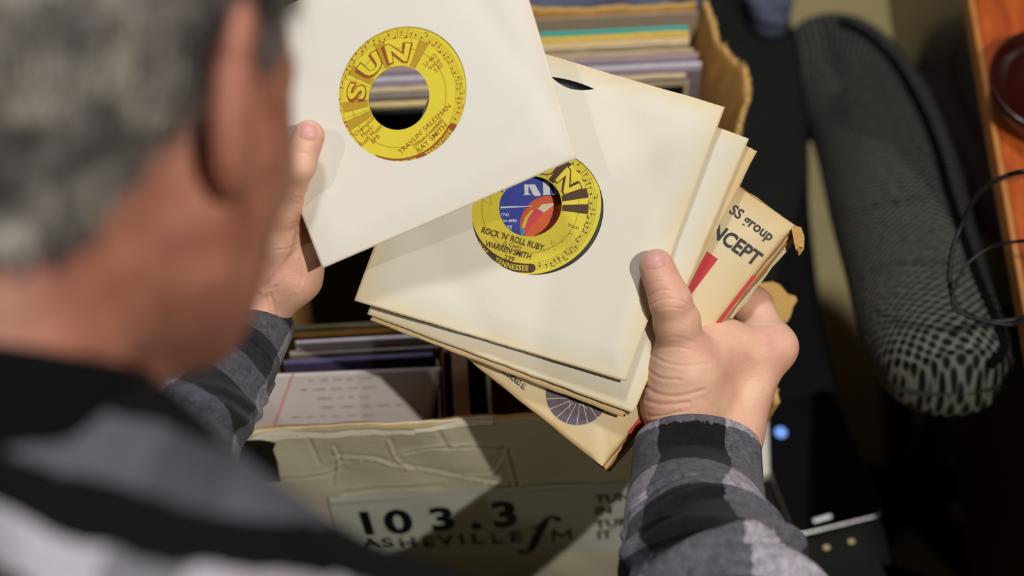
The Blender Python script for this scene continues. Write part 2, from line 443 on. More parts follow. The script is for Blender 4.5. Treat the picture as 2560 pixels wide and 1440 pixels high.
# ------------------------------------------------------------------ the setting: floor
t = NT('beige_carpet', 0.95, 0.1)
t.col(t.mix(t.noise(5, 4), srgb((232, 210, 152)), srgb((204, 182, 126)))); t.bump(t.noise(300, 3), 0.5, 0.003)
tag(pyobj('floor', [(-2.5, -2.5, 0), (3, -2.5, 0), (3, 4, 0), (-2.5, 4, 0)], [(0, 1, 2, 3)], t.m), kind='structure')
M['wall'] = plain('dark_room_wall', (70, 64, 58), 0.9, 0.2, 0.1, 3)
for nm, q in (('wall_back', [(-2.5, 4, 0), (3, 4, 0), (3, 4, 3.4), (-2.5, 4, 3.4)]), ('wall_left', [(-2.5, -2.5, 0), (-2.5, 4, 0), (-2.5, 4, 3.4), (-2.5, -2.5, 3.4)]), ('wall_right', [(3, -2.5, 0), (3, 4, 0), (3, 4, 3.4), (3, -2.5, 3.4)]), ('wall_front', [(-2.5, -2.5, 0), (3, -2.5, 0), (3, -2.5, 3.4), (-2.5, -2.5, 3.4)])):
    tag(pyobj(nm, q, [(0, 1, 2, 3)], M['wall']), kind='structure')
# ------------------------------------------------------------------ black padded bench that carries the box
ZB = 0.500
t = NT('charcoal_upholstery', 0.95, 0.15); 
v = t.n('ShaderNodeTexVoronoi'); v.inputs['Scale'].default_value = 330; t.l(t.obj(), v.inputs['Vector'])
t.col(t.mix(t.noise(14), srgb((20, 21, 20)), srgb((36, 38, 35)))); t.bump(v.outputs['Distance'], 0.8, 0.002); M['upholstery'] = t.m
M['black_cloth'] = plain('black_cloth', (7, 7, 8), 0.95, 0.1, 0.1, 20, 0.4, 300)
M['dark_metal'] = plain('dark_metal', (30, 30, 32), 0.4, 0.5, 0.05, metal=0.8)
edge = [(2262, 1445), (2215, 1300), (2165, 1185), (2128, 1080), (2098, 950), (2060, 780), (2040, 640), (2028, 500), (2026, 360), (2020, 240), (2000, 120), (1965, -10), (1900, -160)]
ep = catmull([on_z(x, y, ZB) for x, y in edge], 40)
outl = [(-0.62, ep[0][1]-0.02), (ep[0][0]+0.04, ep[0][1]-0.02)]+[(p[0], p[1]) for p in ep]+[(-0.62, ep[-1][1])]
bench = tag(empty('padded_bench', (0, 0.9, 0)), 'black padded bench with a rounded side under the record box', 'bench')
def rounded_slab(name, outline, z0, z1, r, mat, parent):
    o2 = np.array(outline); n = len(o2); cen = o2.mean(0); V = []
    nr = np.zeros_like(o2)
    for i in range(n):
        tg = o2[(i+1) % n]-o2[i-1]; tg /= np.linalg.norm(tg)+1e-9; nr[i] = (tg[1], -tg[0])
    prof = [(z0, -r), (z0+r*0.3, -0.3*r), (z0+r, 0)]+[(z1-r+r*math.sin(a), -r+r*math.cos(a)) for a in np.linspace(0, math.pi/2, 7)]
    for i in range(n):
        for z, off in prof: q = o2[i]+nr[i]*off; V.append((q[0], q[1], z))
    f = [tuple(x) for x in grid_faces(n, len(prof), True)]; k = len(prof)
    f.append(tuple(i*k+k-1 for i in range(n))); f.append(tuple(i*k for i in range(n))[::-1])
    return pyobj(name, V, f, mat, parent, False)
rounded_slab('seat', outl, ZB-0.09, ZB, 0.016, M['upholstery'], bench)
mb = MB(); mb.box((-0.55, 0.45, ZB-0.13), (0.85, 0, 0), (0, 0.95, 0), (0, 0, 0.035)); mb.build('frame', M['dark_metal'], bench, bevel=0.004)
for x in (-0.5, 0.24):
    for y in (0.5, 1.3):
        mb = MB(); mb.box((x, y, 0), (0.045, 0, 0), (0, 0.045, 0), (0, 0, ZB-0.13)); mb.build('leg', M['dark_metal'], bench, bevel=0.003)
mb = MB()
seam = []
EP2 = [(p[0]-0.020, p[1]) for p in ep]
tube_obj('piping', [(p[0]-0.004, p[1], ZB-0.010) for p in ep], 0.0035, M['black_cloth'], bench, 120, 8)
# ------------------------------------------------------------------ wooden console at the side
t = NT('orange_wood', 0.35, 0.5)
mp_ = t.n('ShaderNodeMapping'); mp_.inputs['Scale'].default_value = (9, 1.2, 9); t.l(t.obj(), mp_.inputs[0])
g = t.noise(9, 6, 0.6, mp_.outputs[0], 1.2)
t.col(t.ramp(g, [(0.3, srgb((110, 42, 12))), (0.5, srgb((172, 76, 26))), (0.7, srgb((196, 98, 40)))])); t.b.inputs['Coat Weight'].default_value = 0.3
t.bump(g, 0.1, 0.001); M['wood'] = t.m
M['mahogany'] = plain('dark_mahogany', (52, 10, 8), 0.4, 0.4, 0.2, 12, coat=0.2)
M['wood_edge'] = plain('worn_wood_edge', (206, 136, 70), 0.5, 0.3, 0.2, 60)
ZT = 0.76
a0 = on_z(2436, 0, ZT); a1 = on_z(2566, 730, ZT); dv = (a1-a0)/np.linalg.norm(a1-a0)
A = a0-dv*0.35; B = a1+dv*0.30; nx = np.array([-dv[1], dv[0], 0]); nx = nx if nx[0] > 0 else -nx
cons = tag(empty('wooden_console', ((A+B)/2+nx*0.25)*[1, 1, 0]), 'orange wooden console with a dark red side and pale worn edge', 'cabinet')
mb = MB(); mb.box(A+[0, 0, -0.022], B-A, nx*0.5, (0, 0, 0.022)); mb.build('top_board', M['wood'], cons, bevel=0.003)
mb = MB(); mb.box(A+[0, 0, -0.0215]-nx*0.005, B-A, nx*0.0052, (0, 0, 0.0225)); mb.build('edge_strip', M['wood_edge'], cons, bevel=0.0015)
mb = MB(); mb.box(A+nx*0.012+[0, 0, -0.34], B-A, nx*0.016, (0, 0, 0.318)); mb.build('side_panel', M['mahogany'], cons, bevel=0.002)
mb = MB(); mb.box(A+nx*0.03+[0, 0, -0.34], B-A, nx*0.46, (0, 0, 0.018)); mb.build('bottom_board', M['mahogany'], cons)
for k in (0.06, 0.9):
    for s in (0.02, 0.44):
        mb = MB(); q = A+(B-A)*k+nx*s; mb.box((q[0], q[1], 0), dv*0.04, nx*0.04, (0, 0, ZT-0.34)); mb.build('leg', M['mahogany'], cons, bevel=0.003)
# dark round bowl on the console
bc = on_z(2632, 268, ZT)
M['dark_red_gloss'] = plain('dark_red_gloss', (48, 8, 6), 0.3, 0.5, 0.1, 10, coat=0.4)
prof = [(0.028, 0.0005), (0.040, 0.002), (0.052, 0.012), (0.057, 0.026), (0.0575, 0.033), (0.054, 0.033), (0.050, 0.020), (0.036, 0.008), (0.001, 0.006)]
V = [];  n = 64
for i in range(n):
    a = 2*math.pi*i/n
    for r, z in prof: V.append((bc[0]+r*math.cos(a), bc[1]+r*math.sin(a), ZT+z))
tag(pyobj('round_bowl', V, grid_faces(n, len(prof), True)[:, ::-1], M['dark_red_gloss'], None, True), 'dark red round bowl standing on the orange wooden console', 'bowl')
# flat wooden box on the console, upper end
q = A+dv*0.08+nx*0.05
mb = MB(); mb.box(q+[0, 0, 0.001], dv*0.24, nx*0.30, (0, 0, 0.018)); mb.build('flat_box', M['wood'], None, bevel=0.003)
tag(bpy.data.objects['flat_box'], 'flat reddish wooden box lying on the console above the bowl', 'box')
# ------------------------------------------------------------------ mesh-covered chair back
pairs = [((1890, 300), (1962, 130)), ((1950, 345), (2015, 60)), ((2000, 350), (2120, 38)), ((2030, 350), (2215, 85)), ((2052, 420), (2315, 205)), ((2080, 560), (2395, 380)),
         ((2115, 700), (2440, 560)), ((2150, 840), (2490, 740)), ((2200, 930), (2530, 880)), ((2262, 975), (2530, 950)), ((2330, 992), (2480, 985))]
dep = [2.12, 2.10, 2.06, 2.02, 1.95, 1.82, 1.70, 1.60, 1.54, 1.52, 1.51]
chair = tag(empty('mesh_chair', (0.42, 0.95, 0)), 'black mesh-covered chair back arching up beside the bench', 'chair')
NP = 90; PL = catmull([P(a[0], a[1], d) for (a, b), d in zip(pairs, dep)], NP); PR = catmull([P(b[0], b[1], d) for (a, b), d in zip(pairs, dep)], NP)
t = NT('black_spacer_mesh', 0.7, 0.3)
mp_ = t.n('ShaderNodeMapping'); mp_.inputs['Rotation'].default_value = (0, 0, 0.75); mp_.inputs['Scale'].default_value = (1.0, 1.0, 1.0); t.l(t.uv(), mp_.inputs[0])
v = t.n('ShaderNodeTexVoronoi'); v.inputs['Scale'].default_value = 150; v.inputs['Randomness'].default_value = 0.12; t.l(mp_.outputs[0], v.inputs['Vector'])
hole = t.ramp(v.outputs['Distance'], [(0.30, (0, 0, 0, 1)), (0.48, (1, 1, 1, 1))])
t.col(t.mix(hole, srgb((4, 4, 4)), srgb((104, 104, 96)))); t.bump(hole, 0.9, 0.002); M['mesh'] = t.m
V = []; U = []; K = 40; run = 0
for i in range(NP):
    c = (PL[i]+PR[i])/2; w = (PR[i]-PL[i])/2; hw = np.linalg.norm(w)
    if i: run += np.linalg.norm(c-((PL[i-1]+PR[i-1])/2))
    tg = (PL[min(i+1, NP-1)]+PR[min(i+1, NP-1)]-PL[max(i-1, 0)]-PR[max(i-1, 0)])/2; tg /= np.linalg.norm(tg)
    nn = np.cross(w/hw, tg); nn /= np.linalg.norm(nn); nn = nn if nn@BK > 0 else -nn
    endk = min(1, math.sin(math.pi*min(1, max(0.0, min(i, NP-1-i)/14))*0.5)+0.02)
    for k in range(K):
        a = 2*math.pi*k/K; ca, sa = math.cos(a), math.sin(a)
        V.append(c+w*abs(ca)**0.8*math.copysign(1, ca)*endk+nn*(0.038*abs(sa)**0.9*math.copysign(1, sa)*endk)); U.append((hw*ca*endk+(0.5 if sa < 0 else 0), run))
V = np.array(V).reshape(NP, K, 3).transpose(1, 0, 2).reshape(-1, 3); U = np.array(U).reshape(NP, K, 2).transpose(1, 0, 2).reshape(-1, 2)
pyobj('backrest', V, grid_faces(K, NP, True), M['mesh'], chair, True, uv=U)
Vg = V.reshape(K, NP, 3)
tube_obj('seam', [Vg[int(K*0.135), j]+BK*0.001 for j in range(22, 88, 6)], 0.0045, M['black_cloth'], chair, 80, 8)
zb = PL[NP//2][2]
tube_obj('post', [PL[60]*0.5+PR[60]*0.5-BK*0.02, (0.44, 1.05, 0.35), (0.44, 1.08, 0.06)], 0.022, M['dark_metal'], chair, 24, 12)
mb = MB()
for k in range(5):
    a = 2*math.pi*k/5+0.3; c, s = math.cos(a), math.sin(a)
    mb.prism([(0.44-s*0.02, 1.08+c*0.02, 0.05), (0.44+s*0.02, 1.08-c*0.02, 0.05), (0.44+c*0.17+s*0.012, 1.08+s*0.17-c*0.012, 0.03), (0.44+c*0.17-s*0.012, 1.08+s*0.17+c*0.012, 0.03)], np.array([0, 0, 0.025]))
mb.build('base', M['dark_metal'], chair)
# ------------------------------------------------------------------ black cable looping off the console
M['cable'] = plain('black_cable', (8, 8, 9), 0.5, 0.4, 0.02)
pts = [(2600, 424, 1.42), (2520, 438, 1.42), (2450, 480, 1.43), (2405, 560, 1.44), (2378, 640, 1.44), (2376, 720, 1.44), (2400, 775, 1.44), (2460, 802, 1.44), (2530, 800, 1.44), (2620, 785, 1.44)]
tag(tube_obj('audio_cable', [on_z(2780, 400, ZT+0.002)]+[P(*p) for p in pts]+[on_z(2790, 800, ZT+0.002)], 0.0018, M['cable'], None, 120), 'long black cable curving from the console top down over the mesh chair', 'cable')
pts = [(2620, 608, 1.42), (2540, 604, 1.42), (2470, 622, 1.43), (2415, 665, 1.43), (2388, 720, 1.43), (2382, 765, 1.43), (2420, 790, 1.43), (2520, 812, 1.43), (2610, 796, 1.43)]
tag(tube_obj('thin_cable', [on_z(2790, 640, ZT+0.0015)]+[P(*p) for p in pts]+[on_z(2800, 850, ZT+0.0015)], 0.0013, M['cable'], None, 120), 'thinner black cable forming the inner loop beside the console', 'cable')
# ------------------------------------------------------------------ cardboard record box
ZR = 0.797
FL = on_z(573, 1086, ZR); FR = on_z(1902, 1012, ZR); FR[2] = ZR
ex = FR-FL; BW = np.linalg.norm(ex); ex /= BW; ey = np.array([-ex[1], ex[0], 0.0]); ez = np.array([0, 0, 1.0])
rb = on_z(1500, 12, ZR); BD = (rb-FL)@ey
BH = ZR-ZB
def X(x, y, z): return FL+ex*x+ey*y+ez*(z-BH)          # box frame: x along front, y back, z up from the bottom
box = tag(empty('record_box', X(BW/2, BD/2, 0)), 'worn cardboard box full of records with a radio station sticker on its front', 'box')
t = NT('printed_cardboard', 0.7, 0.25)
sp = t.n('ShaderNodeMapping'); sp.inputs['Scale'].default_value = (1, 1, 9); sp.inputs['Rotation'].default_value = (0, 0.03, 0); t.l(t.obj(), sp.inputs[0])
gr = t.noise(60, 5, 0.6, sp.outputs[0])
t.col(t.mix(gr, srgb((216, 212, 186)), srgb((190, 186, 160)))); t.bump(t.math('ADD', gr, t.noise(120, 5, 0.6)), 0.3, 0.0015); M['grey_card'] = t.m
t = NT('kraft_cardboard', 0.85, 0.15)
sp = t.n('ShaderNodeMapping'); sp.inputs['Scale'].default_value = (1, 1, 0.15); t.l(t.obj(), sp.inputs[0])
gr = t.noise(130, 4, 0.6, sp.outputs[0])
t.col(t.mix(gr, srgb((196, 150, 84)), srgb((160, 112, 54)))); t.bump(gr, 0.3, 0.0015); M['kraft'] = t.m
M['torn'] = plain('torn_kraft', (222, 178, 108), 0.95, 0.1, 0.2, 240, 0.9, 500)
M['torn_white'] = plain('torn_white_liner', (250, 244, 224), 0.9, 0.1, 0.12, 200, 0.6, 400)
nz = lambda x, s: math.sin(x*31*s)+0.7*math.sin(x*73*s+1.7)+0.5*math.sin(x*151*s+0.4)+0.35*math.sin(x*307*s+2.1)
def panel(name, fo, Lx, mat_out, mat_in, rim, lean=lambda x, z: 0.0, th=0.0042, nxx=260, nz_=70, parent=box):
    """fo(x,z,off)->point, x in 0..Lx, z in 0..1 of the height; outer skin, inner skin, torn rim"""
    V = []; xs = np.linspace(0, Lx, nxx); zs = np.linspace(0, 1, nz_)**0.75
    for side in (0, 1):
        for x in xs:
            top = rim(x)
            for z in zs:
                zz = z*top; V.append(fo(x, zz, lean(x, zz)-(th if side else 0)))
    f1 = grid_faces(nxx, nz_); f2 = f1[:, ::-1]+nxx*nz_
    k = nz_-1; i = np.arange(nxx-1); rimf = np.stack([i*nz_+k, (i+1)*nz_+k, nxx*nz_+(i+1)*nz_+k, nxx*nz_+i*nz_+k], 1)
    e0 = []
    for j in (0, nxx-1):
        for q in range(nz_-1): e0.append((j*nz_+q, j*nz_+q+1, nxx*nz_+j*nz_+q+1, nxx*nz_+j*nz_+q))
    Fc = np.vstack([f1, f2, rimf, np.array(e0)]); mi = [0]*len(f1)+[1]*len(f2)+[2]*(len(rimf)+len(e0))
    return pyobj(name, V, Fc, [mat_out, mat_in, M['torn']], parent, True, mi=mi)
# creases of the front face, drawn as (x px, y px) lines and pressed in
cre = [([(1000, 1138), (1090, 1119), (1180, 1117), (1262, 1122)], 0.0016, 0.0016), ([(848, 1143), (930, 1148), (985, 1166), (1080, 1181), (1180, 1200), (1270, 1212)], 0.0016, -0.0016),
       ([(968, 1102), (990, 1150), (1030, 1178)], 0.0016, -0.0008), ([(832, 1120), (845, 1160), (838, 1205)], 0.0015, -0.0009), ([(700, 1195), (820, 1185), (860, 1168)], 0.002, 0.0006),
       ([(1262, 1122), (1275, 1160), (1288, 1210)], 0.0016, -0.001), ([(1095, 1078), (1120, 1120)], 0.003, 0.0006), ([(770, 1095), (800, 1160)], 0.002, 0.0005), ([(860, 1232), (960, 1222), (1100, 1214)], 0.003, 0.0006), ([(1100, 1400), (1180, 1420), (1300, 1408)], 0.003, 0.0008),
       ([(1262, 1140), (1230, 1180), (1150, 1190)], 0.0016, -0.0006)]
n_f = -ey
def fpx(px, py):
    p = on_plane(px, py, FL, n_f); return (p-FL)@ex, (p-FL)@ez+BH
crl = [(catmull([fpx(*q) for q in pts], 110), w, dd) for pts, w, dd in cre]
def fdisp(x, z):
    s = 0.0007*math.sin(x*42)*math.sin(z*55+1)+0.0005*math.sin(x*95+z*70)
    for ln, w_, dd in crl:
        d = np.hypot(ln[:, 0]-x, ln[:, 1]-z); i = d.argmin(); w = w_*0.7
        if d[i] < 6*w:
            sgn = z-ln[i, 1]; s += -dd*1.35*math.exp(-(d[i]/w)**2)+dd*0.8*math.exp(-((d[i]-2*w)/(1.6*w))**2)*(1 if sgn > 0 else 0.2)
    return s
frim = lambda x: BH+0.0009*nz(x, 1)-0.006*math.exp(-((x-0.008)/0.012)**2)
ft = panel('front_panel', lambda x, z, o: X(x, -o, z), BW, M['grey_card'], M['kraft'], frim, fdisp, nxx=420, nz_=110)
ft.data.flip_normals() if False else None
# torn white paper layer along the front rim
V = []; nn_ = 400
for i in range(nn_):
    x = 0.012+(1250-590)/1430*BW*i/(nn_-1); lo = np.interp(x, [0, 0.03, 0.07, 0.09, 0.12, 0.2], [0.004, 0.009, 0.013, 0.014, 0.008, 0.006])+0.0028*math.sin(x*58+0.5)*(x < 0.13)+0.0010*nz(x, 1.3); hi = frim(x)
    for k in range(5):
        z = hi+0.0006-lo*k/4; V.append(X(x, -(fdisp(x, min(z, BH))*(k/4)-0.0022+0.0033*(k/4)**0.6), z+0.0006*(1-k/4)))
pyobj('torn_liner', V, grid_faces(nn_, 5), M['torn_white'], box, True)
# dark patch of tape at the front's upper corner
M['dark_tape'] = plain('dark_printed_patch', (20, 19, 17), 0.5, 0.3, 0.1, 30)
pt = [(566, 1092), (600, 1096), (655, 1098), (690, 1106), (683, 1122), (694, 1150), (700, 1200), (560, 1215)]
pr = Print(); pr.poly([fpx(*q) for q in pt]); pr.build('dark_patch', lambda x, z: X(x, -(fdisp(x, z)+0.0012), z), M['dark_tape'], box)
# sides, back, bottom
tear = lambda y: BH+0.0016*nz(y, 1.4)+0.010*math.exp(-((y-0.29)/0.03)**2)-0.006*math.exp(-((y-0.2)/0.04)**2)
flare = lambda y, z: max(0, (z-BH*0.72)/(BH*0.28))**1.6*(0.012+0.014*math.exp(-((y-0.285)/0.045)**2)+0.002*nz(y, 0.8)*0.5)
panel('side_panel', lambda y, z, o: X(BW+o, y, z), BD, M['kraft'], M['kraft'], tear, flare, nxx=240, nz_=50)
panel('side_panel', lambda y, z, o: X(-o, y, z), BD, M['grey_card'], M['kraft'], lambda y: BH+0.0008*nz(y, 1), nxx=120, nz_=20)
panel('back_panel', lambda x, z, o: X(x, BD+o, z), BW, M['kraft'], M['kraft'], lambda x: BH+0.0012*nz(x, 1.1), lambda x, z: 0.0006*nz(x, 0.4), nxx=240, nz_=20)
mb = MB(); mb.box(X(0, 0, 0.0005), ex*BW, ey*BD, ez*0.004); mb.build('bottom_panel', M['kraft'], box)
# loose torn strands on the side rim
mb = MB()
for i in range(110):
    y = 0.01+(BD-0.02)*i/110+random.uniform(-.001, .001); z = tear(y); o = X(BW+flare(y, z)-random.uniform(0, .004), y, z-0.001)
    mb.prism([o, o+ex*0.0012*random.choice((1, -1)), o+ey*random.uniform(.002, .0045)], ex*random.uniform(-.001, .002)+ez*random.uniform(.001, .0035))
tag(mb.build('torn_fibres', M['torn'], box), kind='stuff')
# thick torn corner flap seen past the right hand
cf = [(1862, 712), (1932, 702), (1950, 712), (1968, 735), (1988, 742), (1992, 752), (1981, 766), (1978, 790), (1968, 806), (1940, 800), (1862, 800)]
for k in range(4):
    mb = MB(); d0 = 1.448+0.0035*k; s = 1-0.05*k
    mb.prism([P(1955+(x-1955)*s+random.uniform(-2, 2)-k*3, 752+(y-752)*s+random.uniform(-2, 2), d0) for x, y in cf], -BK*0.0018)
    mb.build('torn_flap', M['torn'] if k % 2 == 0 else M['kraft'], box)
# sticker
st = [(830, 1236), (900, 1232), (1305, 1212), (1600, 1199), (1605, 1368), (1300, 1386), (1090, 1396), (830, 1412)]
V2 = [fpx(*q) for q in st]
sx0, sx1 = fpx(830, 1300)[0], fpx(1690, 1290)[0]; ztop = lambda x: np.interp(x, [fpx(830, 1237)[0], fpx(1600, 1200)[0], fpx(1700, 1194)[0]], [fpx(830, 1237)[1], fpx(1600, 1200)[1], fpx(1700, 1194)[1]])
zbot = lambda x: np.interp(x, [fpx(830, 1410)[0], fpx(1600, 1366)[0], fpx(1700, 1360)[0]], [fpx(830, 1410)[1], fpx(1600, 1366)[1], fpx(1700, 1360)[1]])
soff = lambda x, z: fdisp(x, z)*0.6+0.0011+0.0007*math.exp(-((z-zbot(x)-0.034)/0.0012)**2)+0.0009*math.exp(-((z-ztop(x)+0.008-(x-sx0)*0.03)/0.003)**2)*(0.5+0.5*math.sin(x*30))
V = []; a_, b_ = 200, 50
for i in range(a_):
    x = sx0+(sx1-sx0)*i/(a_-1)
    for k in range(b_):
        z = zbot(x)+(ztop(x)-zbot(x))*k/(b_-1); V.append(X(x, -soff(x, z), z))
t = NT('sticker_vinyl', 0.4, 0.4); t.col(t.mix(t.noise(30), srgb((206, 208, 200)), srgb((192, 194, 186)))); M['sticker'] = t.m
stk = pyobj('sticker', V, grid_faces(a_, b_), M['sticker'], box, True)
M['sticker_ink'] = plain('black_sticker_ink', (14, 14, 14), 0.45, 0.3, 0.02)
sm = lambda x, z: X(x, -(soff(x, z)+0.0004), z)
pr = Print()
slope = math.atan2(fpx(1262, 1305)[1]-fpx(1002, 1330)[1], fpx(1262, 1305)[0]-fpx(1002, 1330)[0])
def glyph(s, px, py, hpx, bold=0.03, sx=1.0):
    x, z = fpx(px, py); z2 = fpx(px, py-hpx)[1]
    pr.text(s, x, z, z2-z, slope, bold=bold, sx=sx)
for s, px, py, h in (('1', 925, 1334, 66), ('0', 1003, 1330, 66), ('3', 1112, 1322, 64), ('.', 1192, 1317, 70), ('3', 1266, 1312, 66)): glyph(s, px, py-2, h*0.88, 0.035, 0.80)
for s, px, py in (('A', 930, 1371), ('S', 972, 1368), ('H', 1022, 1366), ('E', 1073, 1363), ('V', 1117, 1360), ('I', 1157, 1357.5), ('L', 1195, 1355), ('L', 1243, 1353), ('E', 1290, 1350)): glyph(s, px, py-1, 25, 0.03, 0.84)
pr.line([fpx(1384, 1349), fpx(1382, 1321)], 0.0022); pr.line([fpx(1427, 1346), fpx(1424, 1319)], 0.0022); pr.line([fpx(1383, 1322), fpx(1404, 1340)], 0.0022); pr.line([fpx(1404, 1340), fpx(1423, 1320)], 0.0022)
for s, px, py in (('TUNE', 1544, 1248), ('IN', 1509, 1282), ('TURN', 1548, 1313), ('IT', 1512, 1343)):
    glyph(s, px, py, 20, 0.025, 0.74)
pr.line([fpx(*q) for q in ((1398, 1298), (1392, 1290), (1380, 1286), (1368, 1292), (1356, 1310), (1344, 1335), (1334, 1358), (1324, 1372), (1312, 1377), (1300, 1374))], np.array([5, 4.5, 3.2, 4.5, 6.5, 7, 6.5, 4.5, 3, 4.5])*0.001)
pr.disc(*fpx(1392, 1292), 0.0030); pr.disc(*fpx(1301, 1374), 0.0028)
pr.line([fpx(1322, 1318), fpx(1345, 1313), fpx(1370, 1312)], [0.001, 0.004, 0.001])
pr.build('lettering', sm, M['sticker_ink'], stk)
# ------------------------------------------------------------------ records and papers standing in the box
M['clear'] = None
t = NT('clear_plastic', 0.25, 0.5); t.col(srgb((226, 205, 188))); t.b.inputs['Alpha'].default_value = 0.34; M['clear'] = t.m
t = NT('lilac_plastic', 0.3, 0.5); t.col(t.mix(t.noise(30), srgb((176, 160, 178)), srgb((140, 124, 132)))); t.b.inputs['Alpha'].default_value = 0.8; M['lilac'] = t.m
def cov(n, c, var=0.15): M[n] = plain(n, c, 0.6, 0.3, var, 120, 0.1, 300)
for n_, c in dict(teal_cover=(70, 196, 184), yellow_cover=(246, 212, 96), tan_cover=(236, 208, 152), olive_cover=(120, 112, 84), cream_cover=(228, 206, 168), pink_cover=(190, 158, 158), grey_cover=(150, 138, 130),
                  brown_cover=(120, 84, 50), black_cover=(14, 13, 14), white_cover=(222, 214, 222), violet_cover=(84, 76, 112), maroon_cover=(84, 22, 18), gold_cover=(130, 92, 26)).items(): cov(n_, c)
def album(y, th, x0, x1, top, mat, label, lean=0.0, worn=0.0, name='album', cat='record sleeve', group='records standing in the cardboard box', h=None, extra=None):
    """a square cardboard cover standing on its edge in the box with its opening edge worn"""
    h = h or (top-0.006); n = 26; V = []
    nzv = [random.uniform(-1, 1)*worn for _ in range(n)]
    for i in range(n):
        x = x0+(x1-x0)*i/(n-1)
        for yy, zz in ((0, top-h), (th, top-h), (th, top-0.0008), (th*0.78, top+nzv[i]), (th*0.5, top-0.0010*(worn > 0)+nzv[i]), (th*0.22, top+nzv[i]), (0, top-0.0008)):
            V.append(X(x, y+yy+lean*(zz-(top-h)), zz))
    k = 7; Fc = []
    for i in range(n-1):
        for j in range(k): Fc.append((i*k+j, i*k+(j+1) % k, (i+1)*k+(j+1) % k, (i+1)*k+j))
    Fc += [tuple(range(k))[::-1], tuple((n-1)*k+j for j in range(k))]
    o = pyobj(name, V, Fc, M[mat]); tag(o, label, cat, group); return o
def ybx(px, py, ztop):                     # box-frame x,y of a point seen at a height
    p = on_z(px, py, ZB+ztop); return (p-FL)@ex, (p-FL)@ey
T = 0.288
def xr(px, py, z=T): return ybx(px, py, z)[0]
yA = lambda px, py, z=T: ybx(px, py, z)[1]
bk = 'records standing in the cardboard box'
xl = 0.045
def row(py_at, px_at, th, rpx, mat, label, z=T, worn=0.0, x0=xl, lean=0.0):
    y = yA(px_at, py_at, z); return album(y, th, x0, xr(rpx, py_at, z), z, mat, label, worn=worn, lean=lean)
# plastic sleeve standing against the back wall
y = yA(1540, 40, 0.292); album(y, 0.002, xl, xr(1745, 15, 0.292), 0.292, 'clear', 'tall clear plastic sleeve at the very back of the box', name='plastic_sleeve')
row(78, 1540, 0.003, 1722, 'teal_cover', 'record sleeve with a bright teal edge')
row(92, 1540, 0.0035, 1725, 'yellow_cover', 'record sleeve with a yellow edge in front of the teal one', worn=0.0006)
row(106, 1540, 0.0035, 1726, 'tan_cover', 'record sleeve with a tan edge in front of the yellow one', worn=0.0008)
row(116, 1540, 0.003, 1724, 'cream_cover', 'worn cream record sleeve in front of the tan one', worn=0.0012)
row(128, 1540, 0.003, 1722, 'olive_cover', 'dirty olive record sleeve in front of the worn cream one', z=T-0.003, worn=0.0012)
row(134, 1540, 0.0025, 1735, 'cream_cover', 'frayed beige record sleeve just behind the lilac plastic sleeves', worn=0.001)
lil = [(146, 1748, 'pink_cover', 'pinkish record sleeve behind the lilac plastic one'), (156, 1745, 'lilac', 'hazy lilac plastic sleeve ahead of the pinkish record sleeve'), (170, 1756, 'white_cover', 'whitish record sleeve in cloudy plastic with a bright corner'),
       (182, 1755, 'lilac', 'second lilac plastic sleeve, just ahead of the bright corner')]
for py, rp, m, l in lil: row(py, 1560, 0.0035, rp, m, l)
row(196, 1600, 0.004, 1716, 'cream_cover', 'cream-edged record sleeve with a torn corner behind the black cover', z=T-0.002, worn=0.001)
row(206, 1600, 0.004, 1720, 'black_cover', 'black record cover with a pale border facing the front of the box', z=T-0.004)
yk = yA(1600, 206, T-0.004)
mb = MB(); x1 = xr(1724, 206, T-0.004); mb.box(X(xl, yk-0.0006, 0.006), ex*(x1-xl), ey*0.0006, ez*(T-0.010))
o = mb.build('album_cover_border', M['cream_cover']); tag(o, 'pale cardboard border edging the black record cover', 'record sleeve', bk)
mb = MB(); mb.box(X(xl, yk-0.0014, 0.006), ex*(x1-xl-0.004), ey*0.0008, ez*(T-0.016)); mb.build('front_print', M['black_cover'], o)
# more sleeves in the dark middle of the box
mids = [('pink_cover', 0.285, 'rose-brown record sleeve in the middle of the box'), ('brown_cover', 0.283, 'brown record sleeve in the middle of the box'), ('grey_cover', 0.287, 'grey record sleeve seen through the hole of the upper record'),
        ('pink_cover', 0.284, 'dusty pink record sleeve seen through the hole of the upper record'), ('grey_cover', 0.286, 'pale grey record sleeve beside the dark gap'), ('black_cover', 0.272, 'black record sleeve sunk lower than its neighbours'),
        ('tan_cover', 0.285, 'tan record sleeve edge crossing the hole of the upper record')]
ys = [yA(1000, p) for p in (196, 206, 214, 222, 236, 246, 256)]
for (m, z, l), y in zip(mids, ys): album(y, 0.0042, xl, xr(1480, 230, z), z, m, l, worn=0.0006)
album(ys[-1]-0.0052, 0.0045, xl, xr(1480, 230, 0.284), 0.2825, 'black_cover', 'black record sleeve pressed against the tan-edged one')
yy = ys[-1]-0.024; i = 0
dk = [('black_cover', 'matt black record sleeve ahead of the tan-edged one'), ('black_cover', 'second matt black record sleeve ahead of the tan-edged one'), ('maroon_cover', 'deep maroon record sleeve hidden in shade'), ('black_cover', 'black record sleeve behind the gold-edged one')]
for m, l in dk:
    album(yy, 0.0045, xl, xl+0.315, 0.262, m, l); yy -= 0.020
yg = yA(900, 832, 0.27)
album(yg, 0.004, 0.028, 0.30, 0.270, 'gold_cover', 'dark gold record sleeve below the left wrist', worn=0.0008)
album(yA(900, 815, 0.262), 0.004, 0.028, 0.31, 0.262, 'olive_cover', 'olive record sleeve behind the dark gold one', worn=0.0008)
album(yA(900, 858, 0.275), 0.0032, 0.045, 0.152, 0.279, 'white_cover', 'small plastic wallet behind the handwritten page, a white highlight painted as its colour')  # white colour stands in for a highlight on the plastic
